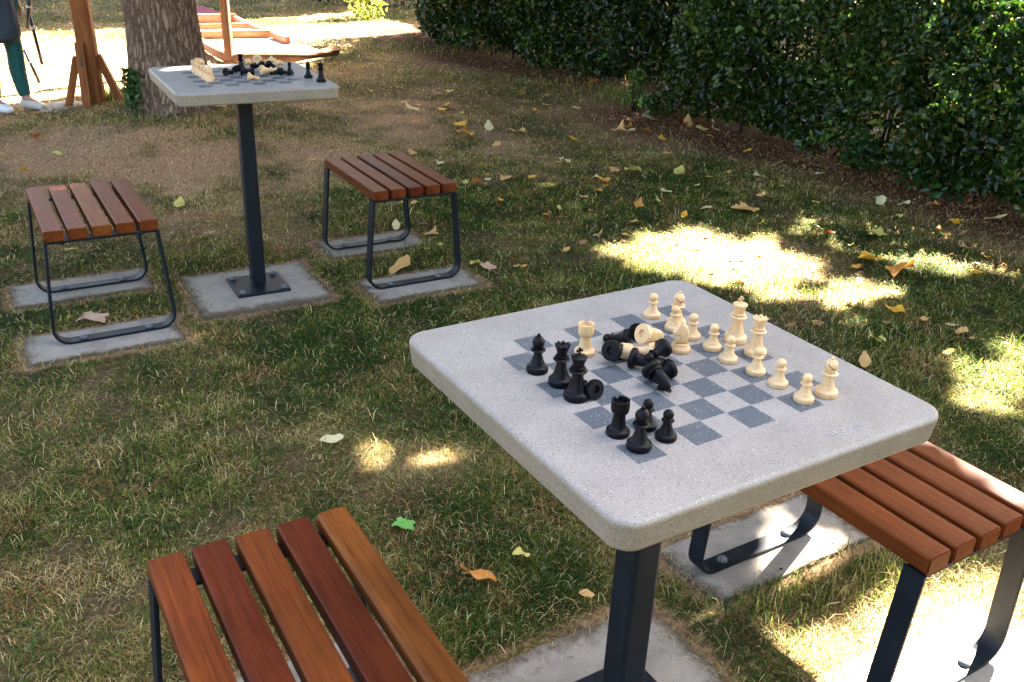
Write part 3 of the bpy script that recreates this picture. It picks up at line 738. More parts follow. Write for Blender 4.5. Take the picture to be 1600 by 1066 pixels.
lie('black', 'pawn', (1036, 562), (1012, 572), 'small black chess pawn lying on top of the black heap', lift=.017)
lie('black', 'pawn', (1047, 578), (1020, 584), 'black chess pawn lying with its base towards the right')
lie('black', 'knight', (1014, 586), (1046, 606), 'black chess knight lying nearest the camera in the black heap')
lie('black', 'pawn', (931, 612), (905, 596), 'black chess pawn toppled behind the black king, its base facing right')

g2 = 'chess pieces on the far table'
def T2p(px, py): 
    g = G(px, py, HT); return (g.x, g.y)
row2 = [('p', 303, 112), ('p', 307, 115), ('r', 311, 113), ('p', 312, 118), ('p', 317, 121), ('b', 318, 118), ('p', 322, 125), ('p', 327, 128), ('n', 329, 124)]
labs2 = ['cream chess pawn farthest back in the cream row on the far table', 'cream chess pawn second from the back of the cream row on the far table', 'cream chess rook behind the cream pawns on the far table', 'cream chess pawn third from the back in the far table row', 'cream chess pawn fourth from the back in the far table row', 'cream chess bishop among the cream row of the far table', 'cream chess pawn second from the front in the far table row', 'cream chess pawn at the front end of the cream row on the far table', 'cream chess knight behind the front end of the far cream row']
for (k, px, py), l in zip(row2, labs2): place(T2, 'cream', NAMEK[k], T2p(px, py), l, g2)
for k, px, py, l in (('b', 482, 122, 'black chess bishop standing near the right corner of the far table'), ('k', 502, 128, 'black chess king standing at the right corner of the far table'), ('p', 453, 115, 'black chess pawn standing right of the heap on the far table'), ('q', 377, 111, 'black chess queen standing behind the heap on the far table')):
    place(T2, 'black', NAMEK[k], T2p(px, py), l, g2)
heap2 = [('black', 'pawn', (358, 118), 60, 0, 'black chess pawn lying at the left end of the far heap, base to the camera'), ('black', 'knight', (372, 114), 200, 0, 'black chess knight lying at the back left of the far heap'),
         ('cream', 'rook', (384, 109), 75, .012, 'cream chess rook lying with its hollow base to the camera, left of the far heap'), ('black', 'rook', (386, 118), 15, 0, 'black chess rook lying in the middle of the far heap'),
         ('black', 'bishop', (402, 111), 160, .006, 'black chess bishop lying across the far heap'), ('cream', 'pawn', (396, 126), 25, 0, 'cream chess pawn lying nearest the camera in the far heap'),
         ('cream', 'queen', (420, 118), 40, .004, 'cream chess queen lying base to the camera in front of the far heap'), ('cream', 'king', (404, 104), 100, .012, 'cream chess king lying on the back of the far heap'),
         ('cream', 'pawn', (420, 104), 200, .010, 'cream chess pawn lying on top at the back of the far heap'), ('cream', 'bishop', (435, 108), 60, .010, 'cream chess bishop lying base to the camera at the right of the far heap'),
         ('black', 'pawn', (431, 118), 200, 0, 'black chess pawn lying right of the far heap, head to the left'), ('black', 'pawn', (446, 118), 20, 0, 'black chess pawn lying at the right end of the far heap'),
         ('black', 'knight', (426, 112), 330, 0, 'black chess knight lying under the cream pieces of the far heap')]
for c, k, (px, py), deg, lift, l in heap2: place(T2, c, k, T2p(px, py), l, g2, lying=R(deg), lift=lift)

# ---------------------------------------------------------------- fallen leaves
def leaf_mesh(kind, seed, curl):
    rr = random.Random(seed); n = 44; out = []
    for k in range(n):
        a = 2 * math.pi * k / n
        if kind == 'maple':
            lob = 0
            for la, ll in ((math.pi / 2, 1.0), (math.pi / 2 + 1.05, .86), (math.pi / 2 - 1.05, .86), (math.pi / 2 + 2.1, .55), (math.pi / 2 - 2.1, .55)):
                d = abs((a - la + math.pi) % (2 * math.pi) - math.pi); lob = max(lob, ll * math.exp(-(d / .50) ** 1.7))
            r = .44 + .56 * lob + .05 * math.sin(a * 13) + rr.uniform(-.03, .03)
        else:
            r = (.72 + .28 * math.sin(a) ** 2) * (.85 if math.sin(a) < 0 else 1.0) + (.18 if abs(a - math.pi / 2) < .25 else 0) + rr.uniform(-.02, .02)
        out.append((r * math.cos(a) * (1 if kind == 'maple' else .85), r * math.sin(a)))
    V, F = [], []; rings = (1.0, .78, .52, .26)
    ph, ax = rr.uniform(0, 6.28), rr.uniform(0, 3.14)
    def zf(x, y):
        u = x * math.cos(ax) + y * math.sin(ax); r2 = x * x + y * y
        return curl * (.42 * u * u + .30 * r2 * math.sin(3 * math.atan2(y, x) + ph) - .10 * x * x) + .06 * math.sin(5 * x + ph) * math.cos(4 * y)
    for s in rings:
        for x, y in out: V.append((x * s, y * s, zf(x * s, y * s)))
    V.append((0, 0, zf(0, 0)))
    for j in range(3):
        for k in range(n): F.append((j * n + k, j * n + (k + 1) % n, (j + 1) * n + (k + 1) % n, (j + 1) * n + k))
    for k in range(n): F.append((3 * n + k, 3 * n + (k + 1) % n, 4 * n))
    b = len(V); ye = -.34 if kind == 'maple' else -.6   # stalk
    for x, y in ((-.025, ye), (.025, ye), (.10, ye - .55), (.06, ye - .56)): V.append((x, y, zf(x, y) * .4 + .01))
    F.append((b, b + 1, b + 2, b + 3))
    zm = min(v[2] for v in V); V = [(x, y, z - zm) for x, y, z in V]
    return pymesh('fallen_leaf', V, F)
LEAF_ME = {}
def leaf(px, py, wpx, kind, colr, label, curl=.5, tilt=0.0, z=None, group='fallen leaves on the lawn', rz=None):
    key = (kind, round(curl, 1), (px + py) % 4, colr)
    if key not in LEAF_ME: LEAF_ME[key] = leaf_mesh(kind, (px + py) % 4 * 7 + 1, curl); LEAF_ME[key].materials.append(LEAFM[colr]); LEAF_ME[key].polygons.foreach_set('use_smooth', [True] * len(LEAF_ME[key].polygons))
    g = G(px, py); o = bpy.data.objects.new('fallen_leaf', LEAF_ME[key]); COL.objects.link(o)
    dist = math.hypot(g.x, g.y, CAM_H); s = wpx / CAM_F * dist / 2 * 1.28
    rr = random.Random(px * 31 + py)
    o.scale = (s, s, s); o.location = (g.x, g.y, float(gh(g.x, g.y)) + .020 if z is None else z)
    o.rotation_euler = (tilt * .65 + rr.uniform(-.15, .15), rr.uniform(-.2, .2), rr.uniform(0, 6.28) if rz is None else rz)
    if rz is not None: o.scale = (s * .6, s, s * 1.3)
    tag(o, label, 'fallen leaf', group)
M_, O_ = 'maple', 'ovate'
for a in [
    (345, 190, 20, M_, 'gold', 'yellow lobed leaf on the grass at the right foot of the tree trunk', .6, .5),
    (1013, 188, 24, O_, 'pale', 'whitish green leaf lying by the foot of the hedge', .5, .4),
    (764, 203, 18, O_, 'cream', 'pale yellow leaf right of the orange leaf cluster', .4, .5),
    (645, 174, 18, O_, 'cream', 'cream leaf above and left of the orange leaf cluster', .4, .2),
    (699, 167, 15, M_, 'gold', 'small golden leaf above the orange leaf cluster', .5, .5),
    (718, 200, 22, M_, 'gold', 'upper golden leaf of the cluster lying far behind the dark red stool', .7, .4),
    (730, 216, 22, O_, 'gold', 'lower bright golden leaf of the cluster far behind the dark red stool', .7, .4),
    (722, 209, 20, M_, 'orange', 'orange leaf in the middle of the leaf cluster far behind the stool', .7, .2),
    (810, 210, 20, O_, 'tan', 'narrow tan leaf lying between the leaf cluster and a golden leaf', .9, 0),
    (894, 219, 18, O_, 'gold', 'single golden leaf in the open lawn short of the hedge gap', .5, .4),
    (965, 210, 24, M_, 'tan', 'curled tan leaf left of the orange leaf by the hedge foot', 1.0, 0),
    (1012, 208, 16, M_, 'orange', 'small orange leaf just below the whitish green leaf', .6, .5),
    (1075, 196, 18, O_, 'tan', 'tan leaf at the edge of the hedge shade', .6, .6),
    (1097, 204, 18, M_, 'lime', 'yellow green leaf at the edge of the hedge shade', .6, .2),
    (1118, 205, 14, O_, 'pink', 'small pinkish leaf rightmost of three in the hedge shade', .6, .5),
    (1187, 283, 22, M_, 'cream', 'upright pale leaf with pointed lobes on the bare soil', .9, .7),
    (1275, 278, 20, M_, 'cream', 'cream leaf on the reddish soil under the hedge', .6, .4),
    (1060, 271, 22, O_, 'lime', 'smooth yellow green oval leaf in the middle of the lawn', .3, .4),
    (988, 274, 26, O_, 'lime', 'yellow green leaf arched like a tent left of the oval one', 1.0, .2),
    (958, 268, 20, M_, 'tan', 'tan orange leaf left of the arched yellow green leaf', .7, 0),
    (943, 285, 18, O_, 'orange', 'dull orange leaf just below the tan orange one', .8, 0),
    (934, 301, 20, O_, 'tan', 'flat tan leaf left of the upright orange leaf', .5, 0),
    (912, 313, 16, M_, 'tan', 'small ragged tan leaf left of the flat tan leaf', .7, .2),
    (997, 326, 16, M_, 'orange', 'curled orange leaf standing on edge above the sunlit patch', 1.0, .9),
    (1105, 328, 20, O_, 'cream', 'flat cream leaf above the right part of the sunlit patch', .5, 0),
    (1166, 331, 40, M_, 'tan', 'large tan orange leaf above the sunlit patch', .6, .1),
    (932, 371, 20, M_, 'pink', 'pinkish tan leaf at the left tip of the sunlit patch', .6, .5),
    (749, 292, 30, O_, 'orange', 'large tented orange leaf right of the dark red stool seat', 1.1, .3),
    (792, 282, 26, M_, 'tan', 'star shaped tan leaf right of the tented orange leaf', .9, .2),
    (727, 288, 12, O_, 'lime', 'small lemon leaf beside the corner of the dark red stool', .3, .2),
    (645, 243, 20, M_, 'tan', 'tan leaf beyond the far end of the dark red stool', .6, .2),
    (689, 258, 14, M_, 'cream', 'small cream leaf beyond the right slat of the dark red stool', .6, .2),
    (624, 425, 34, O_, 'tan', 'large tan leaf on the strip under the dark red stool', .7, .5),
    (743, 416, 24, O_, 'lime', 'yellow green leaf by the right foot of the dark red stool', .5, .4),
    (764, 421, 26, M_, 'pink', 'pink tan leaf right of the yellow green one by the stool foot', .5, .2),
    (672, 371, 24, M_, 'tan', 'tan leaf on green grass behind the right leg of the dark red stool', .7, .3),
    (619, 357, 16, O_, 'cream', 'cream leaf beside the far right leg of the dark red stool', .3, .7),
    (148, 503, 42, M_, 'pink', 'large pinkish maple leaf under the orange stool at the left', .5, .15),
    (280, 323, 20, O_, 'lime', 'yellowish leaf between the left stool and the far table post', .4, .2),
    (112, 398, 14, O_, 'lime', 'small lime leaf on the grass seen under the left stool seat', .4, .2),
    (38, 270, 18, M_, 'gold', 'golden leaf beyond the left stool near the picture edge', .6, .5),
    (92, 250, 14, O_, 'lime', 'small yellow green leaf beyond the left stool', .5, .3),
    (56, 232, 20, M_, 'rust', 'rust brown leaf near the left picture edge', .7, .4),
    (1286, 370, 28, M_, 'rust', 'rust red leaf right of the sunlit patch', .7, .2),
    (1371, 371, 32, M_, 'lime', 'olive leaf with a long stalk right of the rust red leaf', .5, .1),
    (1358, 410, 42, O_, 'gold', 'large glowing golden leaf right of the sunlit patch', .6, .5),
    (1405, 430, 44, M_, 'orange', 'crumpled orange tan leaf right of the large golden leaf', .8, .3),
    (1392, 465, 28, O_, 'lime', 'olive yellow leaf below the crumpled orange leaf', .5, .1),
    (1401, 491, 32, M_, 'gold', 'golden leaf lying below the olive yellow leaf', .8, .1),
    (1363, 535, 24, M_, 'lime', 'yellow leaf standing in the grass behind the near table edge', .9, .9),
    (1350, 573, 22, O_, 'tan', 'squarish tan leaf peeping over the right edge of the near table', .5, .5),
    (1500, 525, 20, O_, 'tan', 'single tan leaf in the dark grass on the right', .5, .1),
    (1472, 362, 18, M_, 'orange', 'orange tan leaf near the hedge foot on the right', .7, .7),
    (1492, 349, 20, M_, 'gold', 'yellow leaf right of the orange tan leaf by the hedge', .6, .3),
    (1550, 343, 30, M_, 'cream', 'pale yellow maple leaf at the foot of the right hedge', .6, .4),
    (1158, 438, 24, M_, 'orange', 'orange leaf glowing at the lower edge of the sunlit patch', .6, .3),
    (516, 697, 32, O_, 'cream', 'pale cream leaf in the grass between the stools and the near table', .5, .2),
    (632, 827, 34, M_, 'green', 'fresh green maple leaf between the bottom stool and the near table', .4, .25),
    (750, 915, 46, O_, 'orange', 'orange brown curled leaf right of the bottom stool', .8, 0, None, 'fallen leaves on the lawn', R(82)),
    (813, 881, 20, O_, 'lime', 'rolled pale green leaf above the orange brown curled leaf', 1.4, .9),
    (918, 940, 18, O_, 'tan', 'small tan leaf left of the near table post', .6, .1),
    (922, 131, 22, M_, 'orange', 'orange leaf in the shade of the gap between the hedges', .6, .7),
    (700, 146, 16, M_, 'lime', 'small yellow green leaf far back near the back hedge', .6, .2),
    (683, 149, 14, O_, 'brown', 'small brown leaf far back beside a yellow green one', .6, .2),
    (1373, 321, 18, O_, 'cream', 'cream leaf on edge at the foot of the hedge right of the bare soil', .9, .9),
    (1411, 323, 18, M_, 'cream', 'cream lobed leaf right of the one standing on edge', .8, .4),
    (1396, 268, 24, M_, 'orange', 'orange leaf caught low among the hedge plants', .6, .6),
]: leaf(*a[:6], *a[6:])

# many small ones that nothing tells apart
def small_leaves():
    rr = random.Random(5); k = 0
    while k < 130:
        px, py = rr.uniform(560, 1590), rr.uniform(140, 560)
        if py < 150 + (px - 980) * .30 or (py > 430 and px < 1230) or (py > 400 and px < 760): continue
        g = G(px, py)
        if pad_mask(np.array([g.x]), np.array([g.y]), .03)[0]: continue
        leaf(int(px), int(py), rr.uniform(8, 15), rr.choice('mo') == 'm' and M_ or O_, rr.choice(['tan', 'cream', 'gold', 'orange', 'tan', 'gold', 'brown', 'lime']), 'small faded leaf among the many scattered over the shaded lawn', rr.choice([.3, .5, .8]), rr.uniform(0, .5), group='small scattered leaves'); k += 1
small_leaves()

# pebbles on the sunny strip
def pebble(px, py, s, label):
    bm = bmesh.new(); bmesh.ops.create_icosphere(bm, subdivisions=2, radius=1)
    for v in bm.verts: v.co *= 1 + .35 * (random.random() - .5); v.co.z *= .6
    o = link('pebble', bmmesh('pebble', bm), PEB, None, True); g = G(px, py); o.location = (g.x, g.y, PADZ + s * .45); o.scale = (s, s * .8, s); o.rotation_euler.z = random.uniform(0, 6)
    tag(o, label, 'pebble', 'dark crumbs of soil on the sunny concrete strip')
PEB = m_plain('soil_crumb', (.05, .035, .03), .9, .3, 200)
pebble(1220, 892, .0042, 'larger dark soil crumb on the sunlit concrete strip'); pebble(1242, 900, .0042, 'dark soil crumb at the grassy edge of the sunlit strip')
pebble(1206, 912, .003, 'small dark soil crumb nearest the camera on the sunlit strip'); pebble(1301, 852, .003, 'small dark soil crumb on the right sun spot of the strip'); pebble(1187, 895, .0022, 'tiny soil crumb on the left rim of the sun spot')

# ---------------------------------------------------------------- leaves in bulk (hedges, crowns)
def leaf_cloud(name, pos, size, tint, material, parent=None, up=.35, nrm=None, asp=.55, centre=False):
    n = len(pos); d = rng.normal(0, 1, (n, 3)); d[:, 2] -= .35; d /= np.linalg.norm(d, axis=1)[:, None]
    q = rng.normal(0, 1, (n, 3)); q[:, 2] += up * 3
    if nrm is not None: q += nrm * 1.6
    side = np.cross(d, q); side /= np.linalg.norm(side, axis=1)[:, None] + 1e-9
    nn = np.cross(side, d)
    L = size[:, None]; W = L * asp / 2
    if centre: pos = pos - d * L * .5
    p0 = pos; p2 = pos + d * L - nn * L * .12; mid = pos + d * L * .45
    a = mid + side * W + nn * L * .10; b = mid - side * W + nn * L * .10
    V = np.stack([p0, a, p2, b, mid + d * 0], 1)
    V = V[:, :4].reshape(-1, 3)
    i = np.arange(n)[:, None] * 4
    F = (i + np.array([[0, 1, 2, 0, 2, 3]])).ravel()
    me = np_mesh(name, V, F, np.full(2 * n, 3), np.repeat(tint, 4, 0))
    return link(name, me, material, parent)
def cyl_path(pts, radii, n=10, jit=.06, seed=0):
    rr = random.Random(seed); V, F = [], []
    for i, (p, r) in enumerate(zip(pts, radii)):
        p = Vector(p); d = (Vector(pts[min(i + 1, len(pts) - 1)]) - Vector(pts[max(i - 1, 0)])).normalized()
        x = d.orthogonal().normalized() if abs(d.z) < .8 else Vector((1, 0, 0)); x = (x - d * x.dot(d)).normalized(); y = d.cross(x)
        for k in range(n):
            a = 2 * math.pi * k / n; q = r * (1 + rr.uniform(-jit, jit)); V.append(tuple(p + x * q * math.cos(a) + y * q * math.sin(a)))
    for i in range(len(pts) - 1):
        for k in range(n): F.append((i * n + k, i * n + (k + 1) % n, (i + 1) * n + (k + 1) % n, (i + 1) * n + k))
    F.append(tuple(range(n))[::-1]); F.append(tuple((len(pts) - 1) * n + k for k in range(n)))
    return V, F
def join_paths(lst, name):
    V, F = [], []
    for v, f in lst: o = len(V); V += v; F += [tuple(i + o for i in q) for q in f]
    return pymesh(name, V, F)
def m_bark(name, a, b_):
    m, t, n, b = mat(name); oc = objco(t)
    v = t.nodes.new('ShaderNodeTexVoronoi'); v.feature = 'DISTANCE_TO_EDGE'; v.inputs['Scale'].default_value = 1; 
    wv = mapping(t, oc, (44, 44, 7)); nz = noise(t, oc, 22, 5, .75)
    cmb = t.nodes.new('ShaderNodeVectorMath'); cmb.operation = 'ADD'; t.links.new(wv, cmb.inputs[0])
    sc = t.nodes.new('ShaderNodeVectorMath'); sc.operation = 'SCALE'; sc.inputs[3].default_value = 2.2
    cx = t.nodes.new('ShaderNodeCombineXYZ'); t.links.new(nz, cx.inputs[0]); t.links.new(nz, cx.inputs[1]); t.links.new(cx.outputs[0], sc.inputs[0]); t.links.new(sc.outputs[0], cmb.inputs[1])
    t.links.new(cmb.outputs[0], v.inputs['Vector'])
    f = noise(t, mapping(t, oc, (80, 80, 16)), 1, 6, .78)
    h = math_(t, 'ADD', math_(t, 'MINIMUM', v.outputs['Distance'], .25), math_(t, 'MULTIPLY', f, .35))
    col = ramp(t, h, [(.12, tuple(x * .35 for x in a)), (.26, a), (.5, b_)])
    col = mixc(t, .6, col, ramp(t, noise(t, oc, 5, 4), [(.35, (.75, .72, .70)), (.7, (1.2, 1.15, 1.1))]), 'MULTIPLY')
    t.links.new(col, b.inputs['Base Color']); b.inputs['Roughness'].default_value = .95; b.inputs['Specular IOR Level'].default_value = .15
    bump(t, b, h, 1.0, .03); return m
BARK = m_bark('ridged_bark', (.20, .125, .08), (.42, .29, .20))
TWIG = m_bark('twig_bark', (.03, .02, .014), (.065, .045, .032))

# --- hedges
def hedge(path, height, depth, n, label, size, drop=0.0, seed=0, bright=1.0):
    root = empty('hedge', path[0]); tag(root, label, 'hedge', 'clipped hedges along the lawn')
    segs = list(zip(path, path[1:])); Ls = [(b - a).length for a, b in segs]; tot = sum(Ls)
    u = rng.random(n) * tot; P = np.zeros((n, 3)); N = np.zeros((n, 3)); acc = 0
    for (a, b), l in zip(segs, Ls):
        k = (u >= acc) & (u < acc + l + 1e-6); t = (u[k] - acc) / l; d = (b - a) / l; nr = Vector((-d.y, d.x, 0)); nr = nr if nr.y > 0 else -nr
        P[k, 0] = a.x + (b.x - a.x) * t; P[k, 1] = a.y + (b.y - a.y) * t; N[k] = tuple(nr); acc += l
    hv = height * (1 - drop * sstep(1.2, 3.2, u)); z = .04 + (hv - .04) * rng.random(n)
    bulge = .34 * (fbm(u * 1.3 + seed, z * 1.5 + seed, 3) - .5) * 2.6 + .20 * (fbm(u * 5 + seed, z * 5, 2) - .5)
    round_ = .55 * np.maximum(z / hv - .72, 0) ** 1.5 + .30 * np.maximum(.28 - z, 0)
    t = rng.random(n)
    deep = np.where(t < .52, np.abs(rng.normal(0, .07, n)), rng.random(n) * depth)
    P[:, :2] += N[:, :2] * (bulge + round_ + deep)[:, None]; P[:, 2] = z
    hole = fbm(u * 2.6 + 9 + seed, z * 3.2, 3)
    keep = (hole > .32) | (deep > .25)
    keep &= rng.random(n) < np.where(z < .2, .5 + .5 * sstep(.42, .6, fbm(u * 3 + 70, u * 0, 2)), 1)
    P, N, z, u, deep = P[keep], N[keep], z[keep], u[keep], deep[keep]; m = len(P)
    f = fbm(u * 2 + 3, z * 2 + seed, 3)
    T = np.array([(.010, .026, .004)]) * (1 - f[:, None]) + np.array([(.030, .062, .010)]) * f[:, None]
    T = T * (.6 + .9 * rng.random((m, 1))) * bright
    bl = rng.random(m) < .03 + .26 * sstep(.5, .7, fbm(u * 3.4 + 31, z * 3.4, 3)); T[bl] = np.array([.095, .17, .026]) * (.6 + .8 * rng.random((bl.sum(), 1)))
    yl = rng.random(m) < .04; T[yl] = np.array([.13, .11, .02]) * (.6 + .8 * rng.random((yl.sum(), 1)))
    leaf_cloud('foliage', P - np.array(tuple(path[0])), size * (.45 + 1.0 * rng.random(m)), T, HEDGE, root, nrm=-N, asp=.58)
    st = []
    for k in range(int(tot / .16)):
        q = (k + .5) * .16 + random.uniform(-.05, .05); acc = 0
        for (a, b), l in zip(segs, Ls):
            if acc <= q < acc + l:
                c = a.lerp(b, (q - acc) / l); d = (b - a) / l; nr = Vector((-d.y, d.x, 0)); nr = nr if nr.y > 0 else -nr
                c = c + nr * random.uniform(.2, .6) - path[0]; e = c + Vector((random.uniform(-.15, .15), random.uniform(-.2, .1), height * .8))
                st.append(cyl_path([c + Vector((0, 0, -.03)), c.lerp(e, .5) + Vector((random.uniform(-.05, .05), 0, 0)), e], [.012, .009, .004], 6, .1, k))
            acc += l
    link('stems', join_paths(st, 'stems'), TWIG, root)
    return root
hedge(HPATH, 1.45, .95, 150000, 'dense dark green leafy hedge filling the top right of the picture', .045, drop=.35, seed=2)
hedge(BACK_H, 1.6, 1.0, 78000, 'darker hedge farther back, left of the big hedge and beyond a gap', .052, seed=11, bright=.8)

clover()
def litter():
    n = 5200; t = rng.random(n); P = np.zeros((n, 3)); segs = [(HPATH[0], HPATH[1]), (HPATH[1], HPATH[2]), (HPATH[2], HPATH[3]), (BACK_H[0], BACK_H[1]), (BACK_H[1], BACK_H[2]), (BACK_H[2], BACK_H[3])]
    k = rng.choice(6, n, p=(.24, .24, .18, .1, .12, .12))
    for j, (a, b) in enumerate(segs):
        q = k == j; d = (b - a).normalized(); nr = Vector((-d.y, d.x)); nr = nr if nr.y > 0 else -nr; m = q.sum()
        off = -.42 * rng.random(m) ** 1.3 + .45 * rng.random(m)
        P[q, 0] = a.x + (b.x - a.x) * t[q] + nr.x * off; P[q, 1] = a.y + (b.y - a.y) * t[q] + nr.y * off
    P[:, 2] = gh(P[:, 0], P[:, 1]) + .006
    T = np.array([(.17, .068, .03)]) * (.4 + 1.3 * rng.random((n, 1))); y = rng.random(n) < .2; T[y] = np.array([.30, .19, .08]) * (.5 + rng.random((y.sum(), 1)))
    o = leaf_cloud('leaf_litter', P, .014 + .03 * rng.random(n) ** 2, T, GRASS, up=.9); tag(o, 'reddish brown leaf litter along the hedge foot', kind='stuff')
litter()

# --- low plants
def plant(px, py, n, h, r, size, label, col, name='low_plant', cat='plant', n_st=6):
    g = G(px, py); root = empty(name, (g.x, g.y, float(gh(g.x, g.y)))); tag(root, label, cat)
    a = rng.random(n) * 6.28; q = r * rng.random(n) ** .6; z = h * rng.random(n) ** .8; q = q * (1 - .45 * z / h)
    P = np.c_[q * np.cos(a), q * np.sin(a), z + .01]
    T = np.array([col]) * (.6 + .9 * rng.random((n, 1))); leaf_cloud('foliage', P, size * (.6 + .7 * rng.random(n)), T, HEDGE, root, asp=.6)
    st = [cyl_path([(random.uniform(-.3, .3) * r, random.uniform(-.3, .3) * r, -.01), (random.uniform(-.8, .8) * r, random.uniform(-.8, .8) * r, h * .85)], [.004, .002], 5, 0, k) for k in range(n_st)]
    link('stem', join_paths(st, 'stem'), TWIG, root); return root
plant(219, 196, 480, .26, .10, .036, 'dark green leafy plant growing against the left foot of the tree trunk', (.045, .115, .028))
plant(990, 172, 170, .30, .10, .04, 'bright green sprig of leaves at the left end of the big hedge', (.05, .10, .02))
plant(1340, 265, 160, .18, .16, .05, 'low glossy seedling growing out from under the big hedge', (.03, .085, .02))
plant(1480, 300, 220, .16, .28, .055, 'low green ground plant at the foot of the big hedge on the right', (.03, .085, .02))
plant(572, 28, 420, .75, .30, .07, 'young yellow green sapling standing in sunlight far back left of the back hedge', (.26, .27, .05), 'sapling', 'sapling', 8)
plant(520, 2, 700, .9, .55, .09, 'dark bush at the top edge of the picture beyond the sunlit lawn', (.02, .04, .012), 'bush', 'bush', 8)
plant(616, 8, 500, .8, .4, .08, 'dim grey green bush behind the sapling at the top edge', (.07, .075, .04), 'bush', 'bush', 8)

# ---------------------------------------------------------------- trees
SX, SY = SD.x / SD.z, SD.y / SD.z
def gp(px, py, z=0.0):      # where the sun ray through that point meets the ground
    p = G(px, py, z); return (p.x - SX * z, p.y - SY * z)
def poly(pts, z=0.0): return [gp(x, y, z) for x, y in pts]
def hpoly(pts):
    o = []
    for px, py in pts:
        p0 = Vector((0, 0, CAM_H)); d = G(px, py, -50) - p0; a, b = HPATH[1], HPATH[2]; n = Vector((-(b - a).y, (b - a).x, 0))
        p = p0 + d * ((a - p0).dot(n) / d.dot(n)); o.append((p.x - SX * p.z, p.y - SY * p.z))
    return o
GAPS = [   # (polygon on the ground along the sun's rays, share of leaves missing)
    (poly([(945, 400), (1000, 356), (1100, 350), (1180, 376), (1250, 404), (1345, 440), (1352, 492), (1312, 500), (1280, 462), (1210, 452), (1120, 436), (1030, 430), (955, 424)]), 1.0),
    (poly([(1138, 957), (1190, 960), (1270, 972), (1340, 948), (1385, 908), (1470, 872), (1620, 905), (1800, 1000), (1900, 1300), (1250, 1300), (1236, 1066)]), 1.0, .031),
    (poly([(1180, 905), (1238, 832), (1252, 850), (1258, 875), (1242, 900), (1205, 918)]), 1.0, .035),
    (poly([(1256, 838), (1275, 824), (1298, 832), (1302, 852), (1280, 866), (1260, 858)]), 1.0, .03),
    (poly([(1092, 925), (1110, 905), (1134, 912), (1118, 942), (1105, 945)]), .8, .03),
    (poly([(1180, 812), (1225, 788), (1230, 806), (1190, 826)]), 1.0, .03),
    (poly([(600, 722), (650, 700), (740, 684), (760, 690), (700, 712), (640, 728), (605, 734)]), .85),
    (poly([(670, 765), (720, 752), (712, 776), (680, 780)]), .6),
    (poly([(820, 770), (852, 752), (858, 780), (830, 790)]), .6),
    (poly([(1545, 555), (1600, 540), (1640, 570), (1600, 600), (1550, 590)]), .95),
    (poly([(1520, 600), (1545, 596), (1545, 622), (1522, 626)]), .9), (poly([(1590, 600), (1640, 600), (1640, 650), (1595, 640)]), .9),
    (poly([(-500, 62), (100, 48), (215, 42), (330, 32), (420, 28), (560, 18), (645, 40), (655, 60), (600, 72), (520, 84), (470, 104), (330, 112), (180, 140), (100, 158), (-500, 165)]), 1.0),
    (poly([(222, 104), (256, 103), (302, 108), (300, 113), (262, 116), (232, 112)], HT), 1.0),
    (poly([(48, 292), (66, 291), (66, 299), (52, 301)], .4), 1.0, .02), (poly([(88, 288), (118, 286), (126, 293), (98, 296)], .4), .95, .02), (poly([(150, 284), (168, 282), (172, 287), (156, 290)], .4), .9, .0),
    (poly([(700, 592), (745, 558), (760, 566), (722, 598)], HT), .82, .0),
    (hpoly([(1470, 0), (1600, 0), (1640, 60), (1600, 80), (1530, 60)]), .97, .28),
    (hpoly([(1540, 90), (1640, 90), (1640, 230), (1580, 215)]), .8, .1), (hpoly([(1380, 0), (1600, 0), (1600, 40), (1400, 30)]), .9, .2), (hpoly([(1290, 20), (1330, 20), (1325, 60), (1290, 55)]), .9, .04), (hpoly([(1560, 240), (1590, 235), (1600, 290), (1565, 280)]), .9, .04),
    (poly([(978, 108), (990, 105), (994, 160), (970, 165)], .1), .9),
]
TRUNKS = [('visible', TREE, .27), ('a', Vector((3.4, 9.4, 0)), .24), ('b', Vector((5.6, 6.2, 0)), .22), ('c', Vector((-1.5, 18.5, 0)), .26), ('d', Vector((1.2, 13.5, 0)), .22), ('f', Vector((3.1, -3.9, 0)), .2)]
TREE_LAB = ['tall tree with a thick ridged grey brown trunk behind the far chess table', 'broad shade tree rising behind the big hedge', 'shade tree overhanging the right end of the big hedge', 'shade tree far beyond the sunlit lawn', 'shade tree standing behind the back hedge', 'unseen low hanging tree added behind the camera on the right to block sky light']
